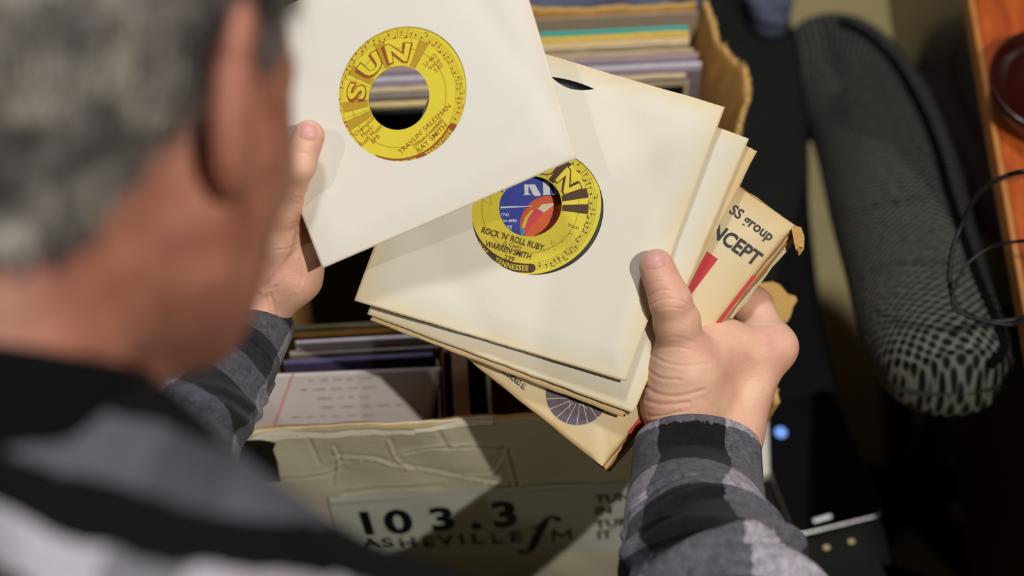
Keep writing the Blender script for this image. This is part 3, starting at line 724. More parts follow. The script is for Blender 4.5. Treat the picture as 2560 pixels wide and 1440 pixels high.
album(yA(900, 874, 0.272), 0.004, 0.040, 0.150, 0.270, 'grey_cover', 'small grey record sleeve just ahead of the plastic wallet')
album(yA(900, 892, 0.272), 0.004, 0.035, 0.145, 0.268, 'violet_cover', 'small violet record sleeve just ahead of the grey one')
album(yA(1100, 880, 0.262), 0.004, 0.15, 0.345, 0.262, 'brown_cover', 'brown record sleeve right of the small violet one')
# things wedged crosswise at the front right of the box
def slab(px0, px1, py0, name, mat, label, cat, z=0.262, ln=0.10, grp=None):
    x0, y0 = ybx(px0, py0, z); x1 = ybx(px1, py0, z)[0]
    mb = MB(); mb.box(X(x0, 0.006, 0.01), ex*(x1-x0), ey*ln, ez*(z-0.01)); o = mb.build(name, M[mat], bevel=0.0006); tag(o, label, cat, grp)
slab(1128, 1168, 900, 'wooden_divider', 'brown_cover', 'brown board standing crosswise beside the handwritten page', 'divider', 0.268, 0.115)
slab(1104, 1111, 930, 'maroon_card', 'maroon_cover', 'thin maroon card between the page and the brown board', 'card', 0.262, 0.10)
slab(1092, 1098, 930, 'olive_card', 'olive_cover', 'thin olive card right beside the handwritten page', 'card', 0.258, 0.09)
slab(1216, 1226, 950, 'green_card', 'olive_cover', 'thin dark green card to the right of the brown board', 'card', 0.250, 0.09)
# handwritten lined page leaning at the front
t = NT('lined_page', 0.7, 0.2); sp = t.n('ShaderNodeSeparateXYZ'); t.l(t.uv(), sp.inputs[0])
ln = t.math('LESS_THAN', t.math('FRACT', t.math('MULTIPLY', sp.outputs[1], 26.0)), 0.12)
c = t.mix(t.math('MULTIPLY', ln, 0.45), srgb((200, 192, 188)), srgb((140, 140, 168)))
rl = t.math('LESS_THAN', t.math('ABSOLUTE', t.math('SUBTRACT', sp.outputs[0], 0.155)), 0.006)
t.col(t.mix(t.math('MULTIPLY', rl, 0.7), c, srgb((200, 70, 80)))); M['page'] = t.m
c4 = [P(665, 936, 1.452), P(1102, 918, 1.452), P(1070, 1120, 1.487), P(590, 1130, 1.487)]
V = []; U = []; nu_, nv_ = 24, 20
for i in range(nu_):
    for k in range(nv_):
        u, v_ = i/(nu_-1), k/(nv_-1); p = (c4[0]*(1-u)+c4[1]*u)*v_+(c4[3]*(1-u)+c4[2]*u)*(1-v_)
        V.append(p+BK*(0.002*math.sin(u*5)+0.0015*math.sin(v_*4))); U.append((u, v_))
pg = pyobj('handwritten_page', V, grid_faces(nu_, nv_), M['page'], None, True, uv=U); tag(pg, 'lined page with faint handwriting leaning inside the front of the box', 'paper')
m = pg.modifiers.new('thick', 'SOLIDIFY'); m.thickness = 0.0004
pr = Print(); rr = random.Random(4)
M['pencil'] = plain('faded_pencil', (120, 108, 106), 0.7, 0.2, 0.05)
for k in range(7):
    v_ = 0.90-0.115*k; u = 0.2+rr.uniform(0, 0.25)
    while u < (0.62 if k != 3 else 0.8):
        w_ = rr.uniform(0.03, 0.08); n = int(w_/0.004); pts = [(u+w_*q/n, v_+0.012*math.sin(q*2.1+rr.random())*rr.uniform(0.5, 1.3)) for q in range(n+1)]
        pr.line(pts, 0.0035); u += w_+0.03
def pgm(off):
    def f(u, v_):
        p = (c4[0]*(1-u)+c4[1]*u)*v_+(c4[3]*(1-u)+c4[2]*u)*(1-v_); return p+BK*(0.002*math.sin(u*5)+0.0015*math.sin(v_*4)+off)
    return f
pr.build('handwriting', pgm(0.0007), M['pencil'], pg)
# ------------------------------------------------------------------ denim behind and beside the box
t = NT('denim', 0.9, 0.15); w1 = t.noise(420, 3, 0.7)
t.col(t.mix(w1, srgb((58, 66, 92)), srgb((128, 136, 160)))); t.bump(w1, 0.6, 0.001); M['denim'] = t.m
def rod(name, pts, rad, mat, label, cat, wr=0.003, n=70, K=36):
    c = catmull(pts, n); rad = np.interp(np.linspace(0, 1, n), np.linspace(0, 1, len(rad)), rad); V = []; U = []
    for i in range(n):
        tg = c[min(i+1, n-1)]-c[max(i-1, 0)]; tg /= np.linalg.norm(tg); a = np.cross(tg, BK+0.1*RT); a /= np.linalg.norm(a); b = np.cross(tg, a)
        for k in range(K):
            an = 2*math.pi*k/K; r = rad[i]*(1 if 0 < i < n-1 else 0.05)+wr*math.sin(3*an+i*0.5)+wr*0.6*math.sin(i*0.9+an)
            V.append(c[i]+(a*math.cos(an)+b*math.sin(an))*r)
    V = np.array(V).reshape(n, K, 3).transpose(1, 0, 2).reshape(-1, 3)
    o = pyobj(name, V, grid_faces(K, n, True), M[mat], None, True); 
    if label: tag(o, label, cat)
    return o
jy = X(0, BD+0.055, 0)
rod('denim_jacket', [X(0.1, BD+0.06, BH-0.10), X(0.25, BD+0.055, BH-0.035), X(0.36, BD+0.05, BH-0.03), X(BW-0.02, BD+0.05, BH-0.035), X(BW+0.005, BD+0.04, BH-0.08)], [0.03, 0.04, 0.042, 0.036, 0.02], 'denim', 'faded blue denim jacket bundled behind the record box', 'jacket')
rod('grey_cloth', [P(1930, -90, 1.98), P(1925, 20, 2.0), P(1932, 90, 2.04), P(1928, 140, 2.08)], [0.028, 0.022, 0.014, 0.004], 'denim', 'small hanging bit of grey-blue cloth above the chair arch', 'cloth', 0.001)
# ------------------------------------------------------------------ phone lying on the bench
M['glass_black'] = plain('black_phone_glass', (3, 3, 4), 0.06, 0.6, 0.0, coat=1.0)
M['silver'] = plain('silver_frame', (180, 180, 184), 0.25, 0.5, 0.0, metal=1.0)
zp = ZB+0.001
pc = [on_z(*q, zp+0.008) for q in ((1896, 1010), (2118, 962), (2178, 1290), (1945, 1350))]
cen = sum(pc)/4; px_ = ((pc[1]-pc[0])+(pc[2]-pc[3]))/2; py_ = ((pc[0]-pc[3])+(pc[1]-pc[2]))/2; pw, ph = np.linalg.norm(px_), np.linalg.norm(py_)
px_ /= pw; py_ = py_-px_*(py_@px_); py_ /= np.linalg.norm(py_)
def rr_poly(w, h, r, n=8):
    o = []
    for cx, cy, a0 in ((w/2-r, h/2-r, 0), (-w/2+r, h/2-r, 90), (-w/2+r, -h/2+r, 180), (w/2-r, -h/2+r, 270)):
        for k in range(n+1): a = math.radians(a0+90*k/n); o.append((cx+r*math.cos(a), cy+r*math.sin(a)))
    return o
base = cen.copy(); base[2] = zp
phone = tag(empty('phone', base), 'black glass smartphone with a silver rim lying on the bench', 'phone')
def slabp(name, w, h, r, z0, z1, mat, bev): 
    mb = MB(); mb.prism([base+px_*a+py_*b+ez*z0 for a, b in rr_poly(w, h, r)], ez*(z1-z0)); return mb.build(name, M[mat], phone, bevel=bev)
slabp('body', pw, ph, 0.011, 0, 0.0076, 'silver', 0.0022)
scr = slabp('screen', pw-0.0035, ph-0.0035, 0.0095, 0.0074, 0.0082, 'glass_black', 0.0003)
t = NT('lamp_glint'); t.b.inputs['Emission Color'].default_value = srgb((120, 165, 255)); t.b.inputs['Emission Strength'].default_value = 1.1; t.col((0, 0, 0, 1))  # glowing blue spot painted as the reflection of a lamp in the glass
q = on_z(1952, 1081, zp+0.0084); mb = MB(); mb.prism([q+px_*0.0052*math.cos(a)+py_*0.0056*math.sin(a) for a in np.linspace(0, 2*math.pi, 25)[:-1]], ez*0.0002); mb.build('lamp_glint', t.m, scr)
t = NT('lit_bar', 0.4); t.b.inputs['Emission Color'].default_value = srgb((215, 212, 200)); t.b.inputs['Emission Strength'].default_value = 0.6; t.col((.3, .3, .3, 1))
a, b = on_z(2034, 1303, zp+0.0084), on_z(2078, 1290, zp+0.0084); u_ = (b-a)/np.linalg.norm(b-a); w_ = np.cross(ez, u_)*0.0016
mb = MB(); mb.prism([a-w_, b-w_, b+w_, a+w_], ez*0.0002); mb.build('lit_bar', t.m, scr)
# white card edge beside the phone
M['white_card'] = plain('white_card', (216, 212, 200), 0.6, 0.3, 0.05)
q = [on_z(*w, ZB+0.004) for w in ((1868, 1000), (1916, 1012), (1922, 1195), (1850, 1215))]
mb = MB(); mb.prism([p*[1, 1, 0]+[0, 0, ZB+0.0006] for p in q[::-1]], ez*0.012); tag(mb.build('white_card_box', M['white_card'], bevel=0.001), 'slim white card box lying beside the phone', 'box')
for i, (x, y) in enumerate(((2066, 1370), (2128, 1355))):
    q = on_z(x, y, ZB+0.0012); bm = MB(); bm.prism([q+ex*0.0026*math.cos(a)+ey*0.002*math.sin(a) for a in np.linspace(0, 6.28, 8)[:-1]], ez*0.0012)
    tag(bm.build('crumb', M['tan_cover']), 'tan crumb on the bench below the phone, '+('the nearer to its corner' if i else 'the one by the sleeve side'), 'crumb')
# ------------------------------------------------------------------ the held records
def gs(u, v, cu, cv, s): return math.exp(-((u-cu)**2+(v-cv)**2)/(s*s))
def ln_(u, v, a, b, w):
    ax, ay = a; bx, by = b; t = max(0, min(1, ((u-ax)*(bx-ax)+(v-ay)*(by-ay))/((bx-ax)**2+(by-ay)**2))); d = math.hypot(u-ax-t*(bx-ax), v-ay-t*(by-ay)); return math.exp(-(d/w)**2)
dA = lambda u, v: -0.006*(u-0.5)**2+0.0012*ln_(u, v, (0.62, 0), (1.0, 0.33), 0.05)-0.0010*ln_(u, v, (0.75, 1), (0.98, 0.2), 0.05)+0.004*gs(u, v, 0.0, 0.0, 0.2)+0.0005*math.sin(7*u+5*v)
shA = Sheet((572, 78, 1.246), (1256, -226, 1.236), (1440, 396, 1.222), (808, 672, 1.240), dA)
dB = lambda u, v: 0.0035*gs(u, v, 1.0, 0.0, 0.35)-0.0014*ln_(u, v, (0.55, 1.0), (1.0, 0.55), 0.07)+0.0012*ln_(u, v, (0.86, 1.0), (0.93, 0.1), 0.05)+0.0028*gs(u, v, 0.0, 0.0, 0.25)-0.0012*ln_(u, v, (0.0, 0.42), (0.5, 0.0), 0.06)+0.0005*math.sin(8*u-6*v)
shB = Sheet((1136, 67, 1.268), (1812, 268, 1.268), (1564, 954, 1.262), (886, 752, 1.264), dB)
dC = lambda u, v: 0.0025*gs(u, v, 1, 0, 0.35)-0.001*ln_(u, v, (0.1, 0), (0.5, 0.15), 0.06)
shC = Sheet((1207, 97, 1.2745), (1872, 347, 1.2745), (1583, 1034, 1.270), (918, 785, 1.272), dC)
shD = Sheet((1262, 135, 1.279), (1893, 378, 1.279), (1556, 1042, 1.2745), (925, 800, 1.276), dC)
shD2 = Sheet((1245, 128, 1.282), (1882, 372, 1.282), (1572, 1040, 1.277), (935, 798, 1.279), dC)
EC = [(1412, 162), (1985, 563), (1505, 1166), (928, 704)]
def shE(dx, dy, d, k=1.0): return Sheet(*[(x+dx, y+dy, d+z) for (x, y), z in zip(EC, (0.004, 0, -0.004, 0))], dC)
sE = shE(0, 0, 1.287)
held = 'records held in the two hands'
def lip_top(uc, w, dep):
    def f(u, v):
        if v > 0.86: 
            g = dep*math.exp(-((u-uc)/w)**2); return u, v-g*((v-0.86)/0.14)
        return u, v
    return f
SL = {}
def sleeve(key, sh, mat, label, hole=None, name='paper_sleeve', **k):
    o = sleeve_mesh(name, sh, M[mat], hole=hole, rh=0.041 if hole else 0, **k); tag(o, label, 'record sleeve', None); SL[key] = o; return o
hA = shA.uv_of(1008, 236); hB = shB.uv_of(1344, 529); hC = shC.uv_of(1395, 566); hD = shD.uv_of(1410, 590)
sleeve('A', shA, 'sleeve_front', 'white paper sleeve held up in the left hand, yellow label in its window', hA, rag=0.0)
sleeve('B', shB, 'sleeve_white', 'off-white sleeve on top of the fanned stack, under the right thumb', hB, lip=lip_top(0.46, 0.15, 0.092), openside='top', rag=0.0004)
sleeve('C', shC, 'sleeve_white', 'off-white sleeve directly beneath the top one, blue label inside', hC, rag=0.0008)
sleeve('D', shD, 'sleeve_cream', 'cream sleeve third from the top of the fanned stack', hD, rag=0.0012)
sleeve('D2', shD2, 'sleeve_cream', 'thin cream sleeve between the third sleeve and the printed one', hD, rag=0.0012)
sleeve('E', sE, 'sleeve_cream', 'printed cream sleeve with NCEPT and group lettering turned like a diamond', None, name='printed_sleeve', rag=0.001)
low = [(5, 4, 1.2905, 'sleeve_tan', 'tan sleeve just under the printed one'), (10, 9, 1.294, 'sleeve_cream', 'cream sleeve second under the printed one'), (14, 22, 1.297, 'sleeve_tan', 'brown-edged sleeve third under the printed one'), (22, 30, 1.3005, 'sleeve_white', 'whitish sleeve at the bottom of the held stack')]
for dx, dy, d, m, l in low: sleeve(l, shE(dx*0.9, dy*0.55-1, d), m, l, None, rag=0.0022)
# worn, split corner of the lowest sleeves
mb = MB()
for k in range(7):
    d = 1.2985-0.002*k; q = [(1985-k+random.uniform(-4, 4), 566+random.uniform(-3, 3)), (2003, 570+random.uniform(-3, 3)), (2011, 590+k), (2010, 618+random.uniform(-6, 6)), (1998, 640-k*4), (1989, 624)]
    mb.prism([P(x, y, d) for x, y in q], -BK*0.0009)
mb.build('split_corner', M['torn'], SL[low[3][4]])
mk = lambda r: r*0.0455                      # label units -> metres
PLa = 0.0009
def sun_label(mp, lab, ink, rays, alpha_only_dark, lines, side_txt, small, banner_ink, ring):
    s = 0.0455
    pr = Print()
    for a in rays: pr.sector(s*0.44, s*0.80, a-5, a+5)
    pr.build('ray', mp(0.00058), M['lab_gold'] if ink == 'lab_brown' else M['lab_dark'], lab)
    pr = Print()
    for a in rays:                            # thin outlines of the rays
        for q in (-5, 5): c, n = math.cos(math.radians(a+q)), math.sin(math.radians(a+q)); pr.line([(s*.44*c, s*.44*n), (s*.80*c, s*.80*n)], 0.00018)
    for a in (38, 45, 60, 66, 80, 92, 100, 118, 126, 140, 157):
        c, n = math.cos(math.radians(a)), math.sin(math.radians(a)); pr.line([(s*.44*c, s*.44*n), (s*(.80 if a in (38, 66, 118, 157) else .49)*c, s*(.80 if a in (38, 66, 118, 157) else .49)*n)], 0.00016)
    for r in (0.805, 0.83, 0.855, 0.88, 0.905): pr.sector(s*r, s*r+0.00013, -68, 186)
    pr.sector(s*0.80, s*0.80+0.0002, 160, 186); 
    rr = random.Random(5); a = -62
    while a < 184:                            # notes on the staff
        r = s*rr.uniform(0.815, 0.895); c, n = math.cos(math.radians(a)), math.sin(math.radians(a)); h = rr.choice((1, -1))*s*0.055
        pr.disc(r*c, r*n, s*0.013, 8)
        r2 = min(max(r+h, s*0.80), s*0.925); pr.line([(r*c, r*n), (r2*c, r2*n)], 0.0003)
        if rr.random() < 0.5: pr.sector(r2-0.0002, r2+0.0002, a, a+3.0)
        if rr.random() < 0.2: pr.sector(s*0.805, s*0.93, a+3.4, a+3.7)
        a += rr.choice((4.2, 5.0, 6.0))
    pr.build('staff', mp(0.00064), M[ink], lab)
    pr = Print()                              # big letters: dark block behind, yellow face above
    SX = {'S': 129, 'U': 90.5, 'N': 52}
    for off, b in ((0.0, 0.055),):
        for ch, a in SX.items(): pr.arc_text(ch, s*0.497, a, s*0.238, bold=0.062, sx=1.12); pr.arc_text(ch, s*0.487, a+2.6, s*0.238, bold=0.05, sx=1.12)
    pr.build('letter_shadow', mp(0.00072), M[ink], lab)
    pr = Print()
    for ch, a in SX.items(): pr.arc_text(ch, s*0.500, a, s*0.232, bold=0.028, sx=1.12)
    pr.build('letter_face', mp(0.00080), M['lab_yellow'], lab)
    pr = Print(); pr.sector(s*0.815, s*0.945, -152, -70)
    for a in (-152, -70): c, n = math.cos(math.radians(a)), math.sin(math.radians(a)); pr.disc(s*.88*c, s*.88*n, s*.065, 16)
    pr.build('banner', mp(0.00066), M[banner_ink], lab)
    pr = Print(); pr.arc_text('TENNESSEE', s*0.915, -88, s*0.072, inward=True, bold=0.02, sx=0.9, space=1.1); pr.arc_text('MEMPHIS,', s*0.915, -125, s*0.072, inward=True, bold=0.02, sx=0.9, space=1.1)
    pr.build('banner_lettering', mp(0.00074), M['lab_yellow'], lab)
    pr = Print()
    for txt, y, h, b, sx, x in lines: pr.text(txt, s*x, s*y, s*h, bold=b, sx=sx)
    for txt, x, y, h in side_txt+small: pr.text(txt, s*x, s*y, s*h, bold=0.0)
    pr.build('lettering', mp(0.00070), M['lab_dark'] if ink == 'lab_dark' else M[ink], lab)
    ring('pressed_ring', s*0.66, s*0.672, 0.00054, M['lab_gold'], parent=lab)
def rel_rot(sh, cu, cv, deg):
    x, y, _ = to_px(sh.at(cu, cv)); x2, y2, _ = to_px(sh.at(cu+0.1, cv)); return math.radians(deg)-math.atan2(-(y2-y), x2-x)
# upper record
cu, cv = shA.uv_of(998, 245)
e, lab, mp, ring = record(shA, cu, cv, M['lab_yellow'], 'record with a plain yellow label of brown print, inside the upper white sleeve', None, R=0.0725, rot=rel_rot(shA, cu, cv, 44))
sun_label(mp, lab, 'lab_brown', [25, 71, 108, 146, 165], False,
          [("TRAVLIN' SALESMAN", -0.60, 0.066, 0.0, 1.08, 0.0), ('(Wilson-Crutchfield)', -0.675, 0.05, 0.0, 0.9, 0.0), ('RAY SMITH', -0.765, 0.07, 0.004, 1.1, 0.0), ('372', -0.865, 0.058, 0.0, 1.0, 0.05)],
          [('Champion', -0.60, 0.02, 0.062), ('Music', -0.62, -0.06, 0.062), ('Rush Music', -0.62, -0.14, 0.062), ('BMI', -0.60, -0.22, 0.062)], [('U-462', 0.64, 0.06, 0.06), ('Vocal', 0.65, -0.02, 0.06), ('2:02', 0.66, -0.10, 0.06)], 'lab_brown', ring)
# record in the top of the stack
cu, cv = shB.uv_of(1326, 516)
e, lab, mp, ring = record(shB, cu, cv, M['lab_yellow'], 'scuffed record with a yellow label of dark brown print, on top of the fanned stack', None, R=0.0846, rot=rel_rot(shB, cu, cv, -16.5))
sun_label(mp, lab, 'lab_dark', [14, 31, 70, 108, 146, 165], False,
          [("ROCK 'N' ROLL RUBY", -0.548, 0.086, 0.024, 0.76, -0.08), ('(J. Cash)', -0.62, 0.06, 0.0, 0.9, -0.05), ('WARREN SMITH', -0.715, 0.082, 0.02, 0.78, -0.08), ('239', -0.815, 0.068, 0.012, 1.0, -0.03)],
          [], [('Vocal', 0.66, -0.12, 0.05)], 'lab_dark', ring)
pr = Print(); pr.line([(-.041, .004), (-.036, .006), (-.029, .003), (-.0235, -.006), (-.027, -.0052), (-.033, -.004), (-.040, -.0055)], 0.00016)
pr.build('pen_mark', mp(0.00076), M['purple_ink'], lab)
M['wear'] = plain('worn_label_smudge', (176, 150, 60), 0.6, 0.3, 0.3, 900)
pr = Print(); rr = random.Random(9)
for k in range(60):
    a = rr.choice((rr.gauss(-45, 8), rr.gauss(-20, 6), rr.gauss(-95, 10))); r = 0.0300+rr.gauss(0, .0014); q = math.radians(a); pr.disc(r*math.cos(q), r*math.sin(q), rr.uniform(.00015, .0005), 7)
tag(pr.build('smudge', mp(0.00059), M['wear'], lab), kind='stuff')
# blue-label record
cu, cv = shC.uv_of(1377, 562)
e, lab, mp, ring = record(shC, cu, cv, M['lab_blue'], 'record with a blue label and white serif letters, second in the stack', None, rot=rel_rot(shC, cu, cv, 0))
C3 = shC
def onlab(px, py):
    u, v = C3.uv_of(px, py); du, dv = (u-cu)*C3.w, (v-cv)*C3.h; r = rel_rot(C3, cu, cv, 0); return (du*math.cos(-r)-dv*math.sin(-r), du*math.sin(-r)+dv*math.cos(-r))
def cr(x, y): return 1240+x/8.0, 430+y/8.0
pr = Print()
pr.line([onlab(*cr(90, 712)), onlab(*cr(380, 697)), onlab(*cr(740, 690))], [0.0012, 0.0009, 0.0004])
PX = lambda pts: [onlab(*cr(*q)) for q in pts]
pr.poly(PX([(540, 468), (700, 455), (690, 440), (650, 430), (650, 250), (560, 250), (575, 435)]))
pr.poly(PX([(640, 250), (780, 250), (900, 460), (870, 480), (780, 484), (740, 450)]))
pr.poly(PX([(930, 468), (1098, 458), (1098, 440), (1078, 430), (1078, 180), (935, 180), (945, 440)]))
pr.poly(PX([(1120, 462), (1240, 445), (1240, 415), (1200, 405), (1210, 300), (1160, 300), (1168, 430)]))
for s_, x, y, h in (('7742', 170, 885, 60), ('(Con-BMI)', 230, 1000, 58), ('2:25', 215, 1150, 80)):
    a = onlab(*cr(x, y)); b = onlab(*cr(x, y-h)); pr.text(s_, a[0], a[1], b[1]-a[1], bold=0.02, shear=0.15)
pr.build('lettering', mp(0.00066), M['white_ink'], lab)
# red-label record, third
cu, cv = shD.uv_of(1400, 578)
e, lab, mp, ring = record(shD, cu, cv, M['lab_orange'], 'record with a red and orange label, third in the fanned stack', None, rot=rel_rot(shD, cu, cv, 0), sp=0.0038)
C3 = shD
for nm, pts, mat, o_ in (('pink_shape', [(560, 1300), (610, 920), (740, 760), (900, 700), (960, 800), (700, 1090)], 'lab_red', 0.00056), ('white_shape', [(830, 735), (930, 640), (1215, 620), (955, 808)], 'cream_ink', 0.0006),
                     ('yellow_shape', [(510, 1110), (575, 920), (700, 760), (760, 760), (640, 920), (565, 1130)], 'lab_yellow', 0.0006), ('cyan_shape', [(490, 1310), (500, 1110), (570, 1130), (565, 1310)], 'lab_cyan', 0.0006)):
    pr = Print(); pr.poly(PX(pts)); pr.build(nm, mp(o_), M[mat], lab)
pr = Print()
def trot(s_, x, y, h, deg):
    a = onlab(*cr(x, y)); k = abs(onlab(*cr(x, y+h))[1]-a[1]); pr.text(s_, a[0], a[1], k, rot=math.radians(deg))
for s_, x, y in (('Time', 1080, 930), ('ASCAP', 1150, 890), ('Publ.', 1175, 770)): trot(s_, x, y, 44, -62)
pr.build('lettering', mp(0.00066), M['black_ink'], lab)
# print on the diamond-turned sleeve
se = SL['E']; C3 = sE; cu = cv = 0.5
def eu(px, py): u, v = sE.uv_of(px, py); return ((u-0.5)*sE.w, (v-0.5)*sE.h)
bulgeE = 0.0034
mE = lambda off: (lambda x, y: sE.at(0.5+x/sE.w, 0.5+y/sE.h, bulgeE+off))
bE = lambda x, y: 0.0
def emap(x, y):
    u, v = 0.5+x/sE.w, 0.5+y/sE.h; ew = min(u, 1-u, v, 1-v); pf = min(1, max(0, ew)/0.10); pf = pf*pf*(3-2*pf)
    return sE.at(u, v, 0.00025+0.0006*pf+0.0018*pf*math.sin(min(1, max(0, ew)*2)*math.pi/2)+0.00035)
pr = Print()
def etext(s_, px, py, h, b, sx=1.0, align='RIGHT', dr=0.0, shear=0.0):
    x, y = eu(px, py); pr.text(s_, x, y, h, rot=dr, bold=b, sx=sx, align=align, shear=shear)
etext('SS group', 1924, 604, 0.0066, 0.020, 1.0)
pr.build('lettering', emap, M['black_ink'], se); pr = Print()
etext('CONCEPT', 1886, 666, 0.0094, 0.028, 0.90)
pr.build('lettering', emap, M['black_ink'], se); pr = Print()
etext('CORP., CHICAGO, ILL.', 1310, 975, 0.0037, 0.016, 0.42)
pr.build('lettering', emap, M['black_ink'], se)
x0, y0 = eu(1443, 985)
pr = Print(); pr.disc(x0, y0, 0.0196, 48); pr.build('wheel_emblem', emap, M['purple_ink'], se)
pr = Print()
for k in range(18):
    a = math.radians(20*k+8); pr.line([(x0+0.0062*math.cos(a+0.25), y0+0.0062*math.sin(a+0.25)), (x0+0.0196*math.cos(a), y0+0.0196*math.sin(a))], 0.0004)
    if k % 3 == 0: pr.line([(x0+0.0062*math.cos(a+0.25), y0+0.0062*math.sin(a+0.25)), (x0+0.011*math.cos(a+0.6), y0+0.011*math.sin(a+0.6))], 0.0004)
pr.build('wheel_spokes', lambda x, y: emap(x, y)+sE.n*0.00015, M['cream_ink'], se)
pr = Print(); pr.line([eu(1886, 690), eu(1786, 820)], 0.0024)
pr.build('red_bar', emap, M['red_ink'], se); pr = Print()
pr.line([eu(1614, 1034), eu(1574, 1084)], 0.0030)
pr.build('red_bar', emap, M['red_ink'], se); pr = Print()
pr.poly([eu(*q) for q in ((1760, 624), (1794, 648), (1700, 772), (1650, 740))])
pr.build('red_bar', emap, M['red_ink'], se)
# ------------------------------------------------------------------ the person
person = tag(empty('person', W(-0.12, -0.45, 0.80)), 'grey-haired person in a plaid flannel shirt holding records over the box', 'person')
def c2(a, b): return (a[0], b[0], a[1], b[1])
# right hand
Rt = dict(
    W1=J(1722, 1090, 1.292, 68), W2=J(1822, 1090, 1.300, 62), T0=J(1700, 1010, 1.282, 78), T1=J(1704, 872, 1.268, 60), T1b=J(1712, 930, 1.275, 74), T2=J(1676, 752, 1.2510, 52), T2b=J(1692, 805, 1.259, 58), T3=J(1641, 666, 1.2495, 44),
    M2=J(1938, 868, 1.302, 43), M3=J(1905, 915, 1.330, 44), M4=J(1855, 960, 1.352, 42), M5=J(1795, 1000, 1.368, 40), web=J(1795, 872, 1.298, 62), heel=J(1668, 1085, 1.325, 56), EL=J(1950, 1980, 1.00, 185))
mass = [c2(Rt['W1'], Rt['W2']), c2(Rt['W2'], Rt['M2']), c2(Rt['W2'], Rt['M3']), c2(J(1810, 1090, 1.31, 55), Rt['M4']), c2(Rt['heel'], Rt['M5']), c2(Rt['W1'], Rt['T1b']), c2(Rt['T0'], Rt['T1b']), c2(Rt['T1b'], Rt['web']), c2(Rt['web'], Rt['M2']), c2(Rt['T0'], Rt['web']),
        c2(Rt['heel'], Rt['T0']), c2(J(1760, 1000, 1.30, 85), J(1850, 930, 1.315, 62)), c2(Rt['W1'], J(1740, 1230, 1.262, 70)), c2(Rt['W2'], J(1790, 1230, 1.266, 70))]
chR = [[(Rt['T1b'][0], Rt['T1b'][1]), Rt['T1'], Rt['T2b'], Rt['T2'], Rt['T3']],
       [Rt['M2'], J(1878, 768, 1.322, 54), J(1800, 715, 1.324, 36), J(1740, 690, 1.316, 32)],
       [Rt['M3'], J(1860, 850, 1.362, 42), J(1755, 780, 1.342, 36), J(1680, 745, 1.318, 33)],
       [Rt['M4'], J(1800, 920, 1.378, 40), J(1700, 865, 1.350, 35), J(1625, 835, 1.320, 32)],
       [Rt['M5'], J(1745, 985, 1.385, 35), J(1665, 945, 1.358, 31), J(1602, 915, 1.320, 28)]]
fnR = hand_fn(chR, mass, 0.014, 0.009)
EW = Rt['EL'][0]
def forearm(fn, a, b):
    def g(X): return smin(fn(X), sdf_cone(X, a[0], b[0], a[1], b[1]), 0.02)
    return g
def bounds(chs, ms, pad=0.03):
    pts = [p for c in chs for p, r in c]+[m[0] for m in ms]+[m[1] for m in ms]; pts = np.array(pts); return pts.min(0)-pad, pts.max(0)+pad
lo, hi = bounds(chR, mass); VR, QR = surface_nets(fnR, lo, hi, 0.00085)
NR = vnormals(VR, QR)
for pts, dpt, w in [([(1618, 742), (1650, 726), (1690, 728), (1712, 742)], .0006, .0009), ([(1625, 762), (1660, 748), (1700, 750), (1722, 762)], .0006, .0009), ([(1630, 778), (1665, 768), (1705, 772)], .0004, .0008),
                    ([(1618, 712), (1650, 704), (1690, 708)], .0003, .0008), ([(1645, 850), (1690, 842), (1740, 856), (1790, 850)], .0003, .001), ([(1640, 870), (1690, 868), (1750, 880)], .0004, .001),
                    ([(1625, 884), (1660, 905), (1710, 915), (1770, 910)], .0005, .0012), ([(1618, 925), (1650, 945), (1700, 950)], .0006, .0013), ([(1612, 965), (1645, 985), (1700, 990), (1760, 975)], .0007, .0014),
                    ([(1616, 1003), (1660, 1012), (1720, 1006)], .0008, .0014), ([(1622, 1040), (1660, 1040), (1700, 1030)], .0008, .0014), ([(1850, 800), (1880, 812), (1930, 812)], .0004, .0012), ([(1760, 830), (1800, 850), (1860, 845)], .0003, .0012)]:
    crease(VR, NR, pts, dpt, w)
# left hand
massL = [c2(J(640, 762, 1.292, 56), J(672, 782, 1.305, 50)), c2(J(640, 762, 1.292, 56), J(690, 590, 1.262, 54)), c2(J(690, 590, 1.262, 54), J(704, 515, 1.246, 50)), c2(J(668, 775, 1.290, 55), J(738, 690, 1.278, 62)), c2(J(738, 690, 1.278, 62), J(752, 652, 1.276, 54)),
         c2(J(650, 700, 1.29, 55), J(720, 600, 1.295, 48)), c2(J(690, 650, 1.280, 50), J(745, 640, 1.278, 48)), c2(J(640, 762, 1.292, 56), J(560, 880, 1.262, 62)), c2(J(672, 782, 1.305, 50), J(590, 900, 1.275, 60))]
chL = [[J(704, 515, 1.246, 49), J(724, 455, 1.232, 45), J(744, 412, 1.2205, 45), J(772, 340, 1.2185, 40)],
       [J(700, 560, 1.292, 42), J(760, 480, 1.283, 38), J(812, 410, 1.268, 34), J(842, 370, 1.262, 31)],
       [J(722, 600, 1.300, 42), J(792, 530, 1.288, 38), J(858, 480, 1.270, 34), J(892, 452, 1.262, 31)],
       [J(742, 640, 1.285, 40), J(820, 575, 1.290, 36), J(880, 535, 1.270, 33), J(915, 512, 1.262, 30)],
       [J(752, 660, 1.283, 38), J(812, 615, 1.290, 33), J(862, 585, 1.272, 30), J(892, 566, 1.264, 27)]]
fnL = hand_fn(chL, massL, 0.010, 0.006)
lo, hi = bounds(chL, massL); VL, QL = surface_nets(fnL, lo, hi, 0.00085); NL = vnormals(VL, QL)
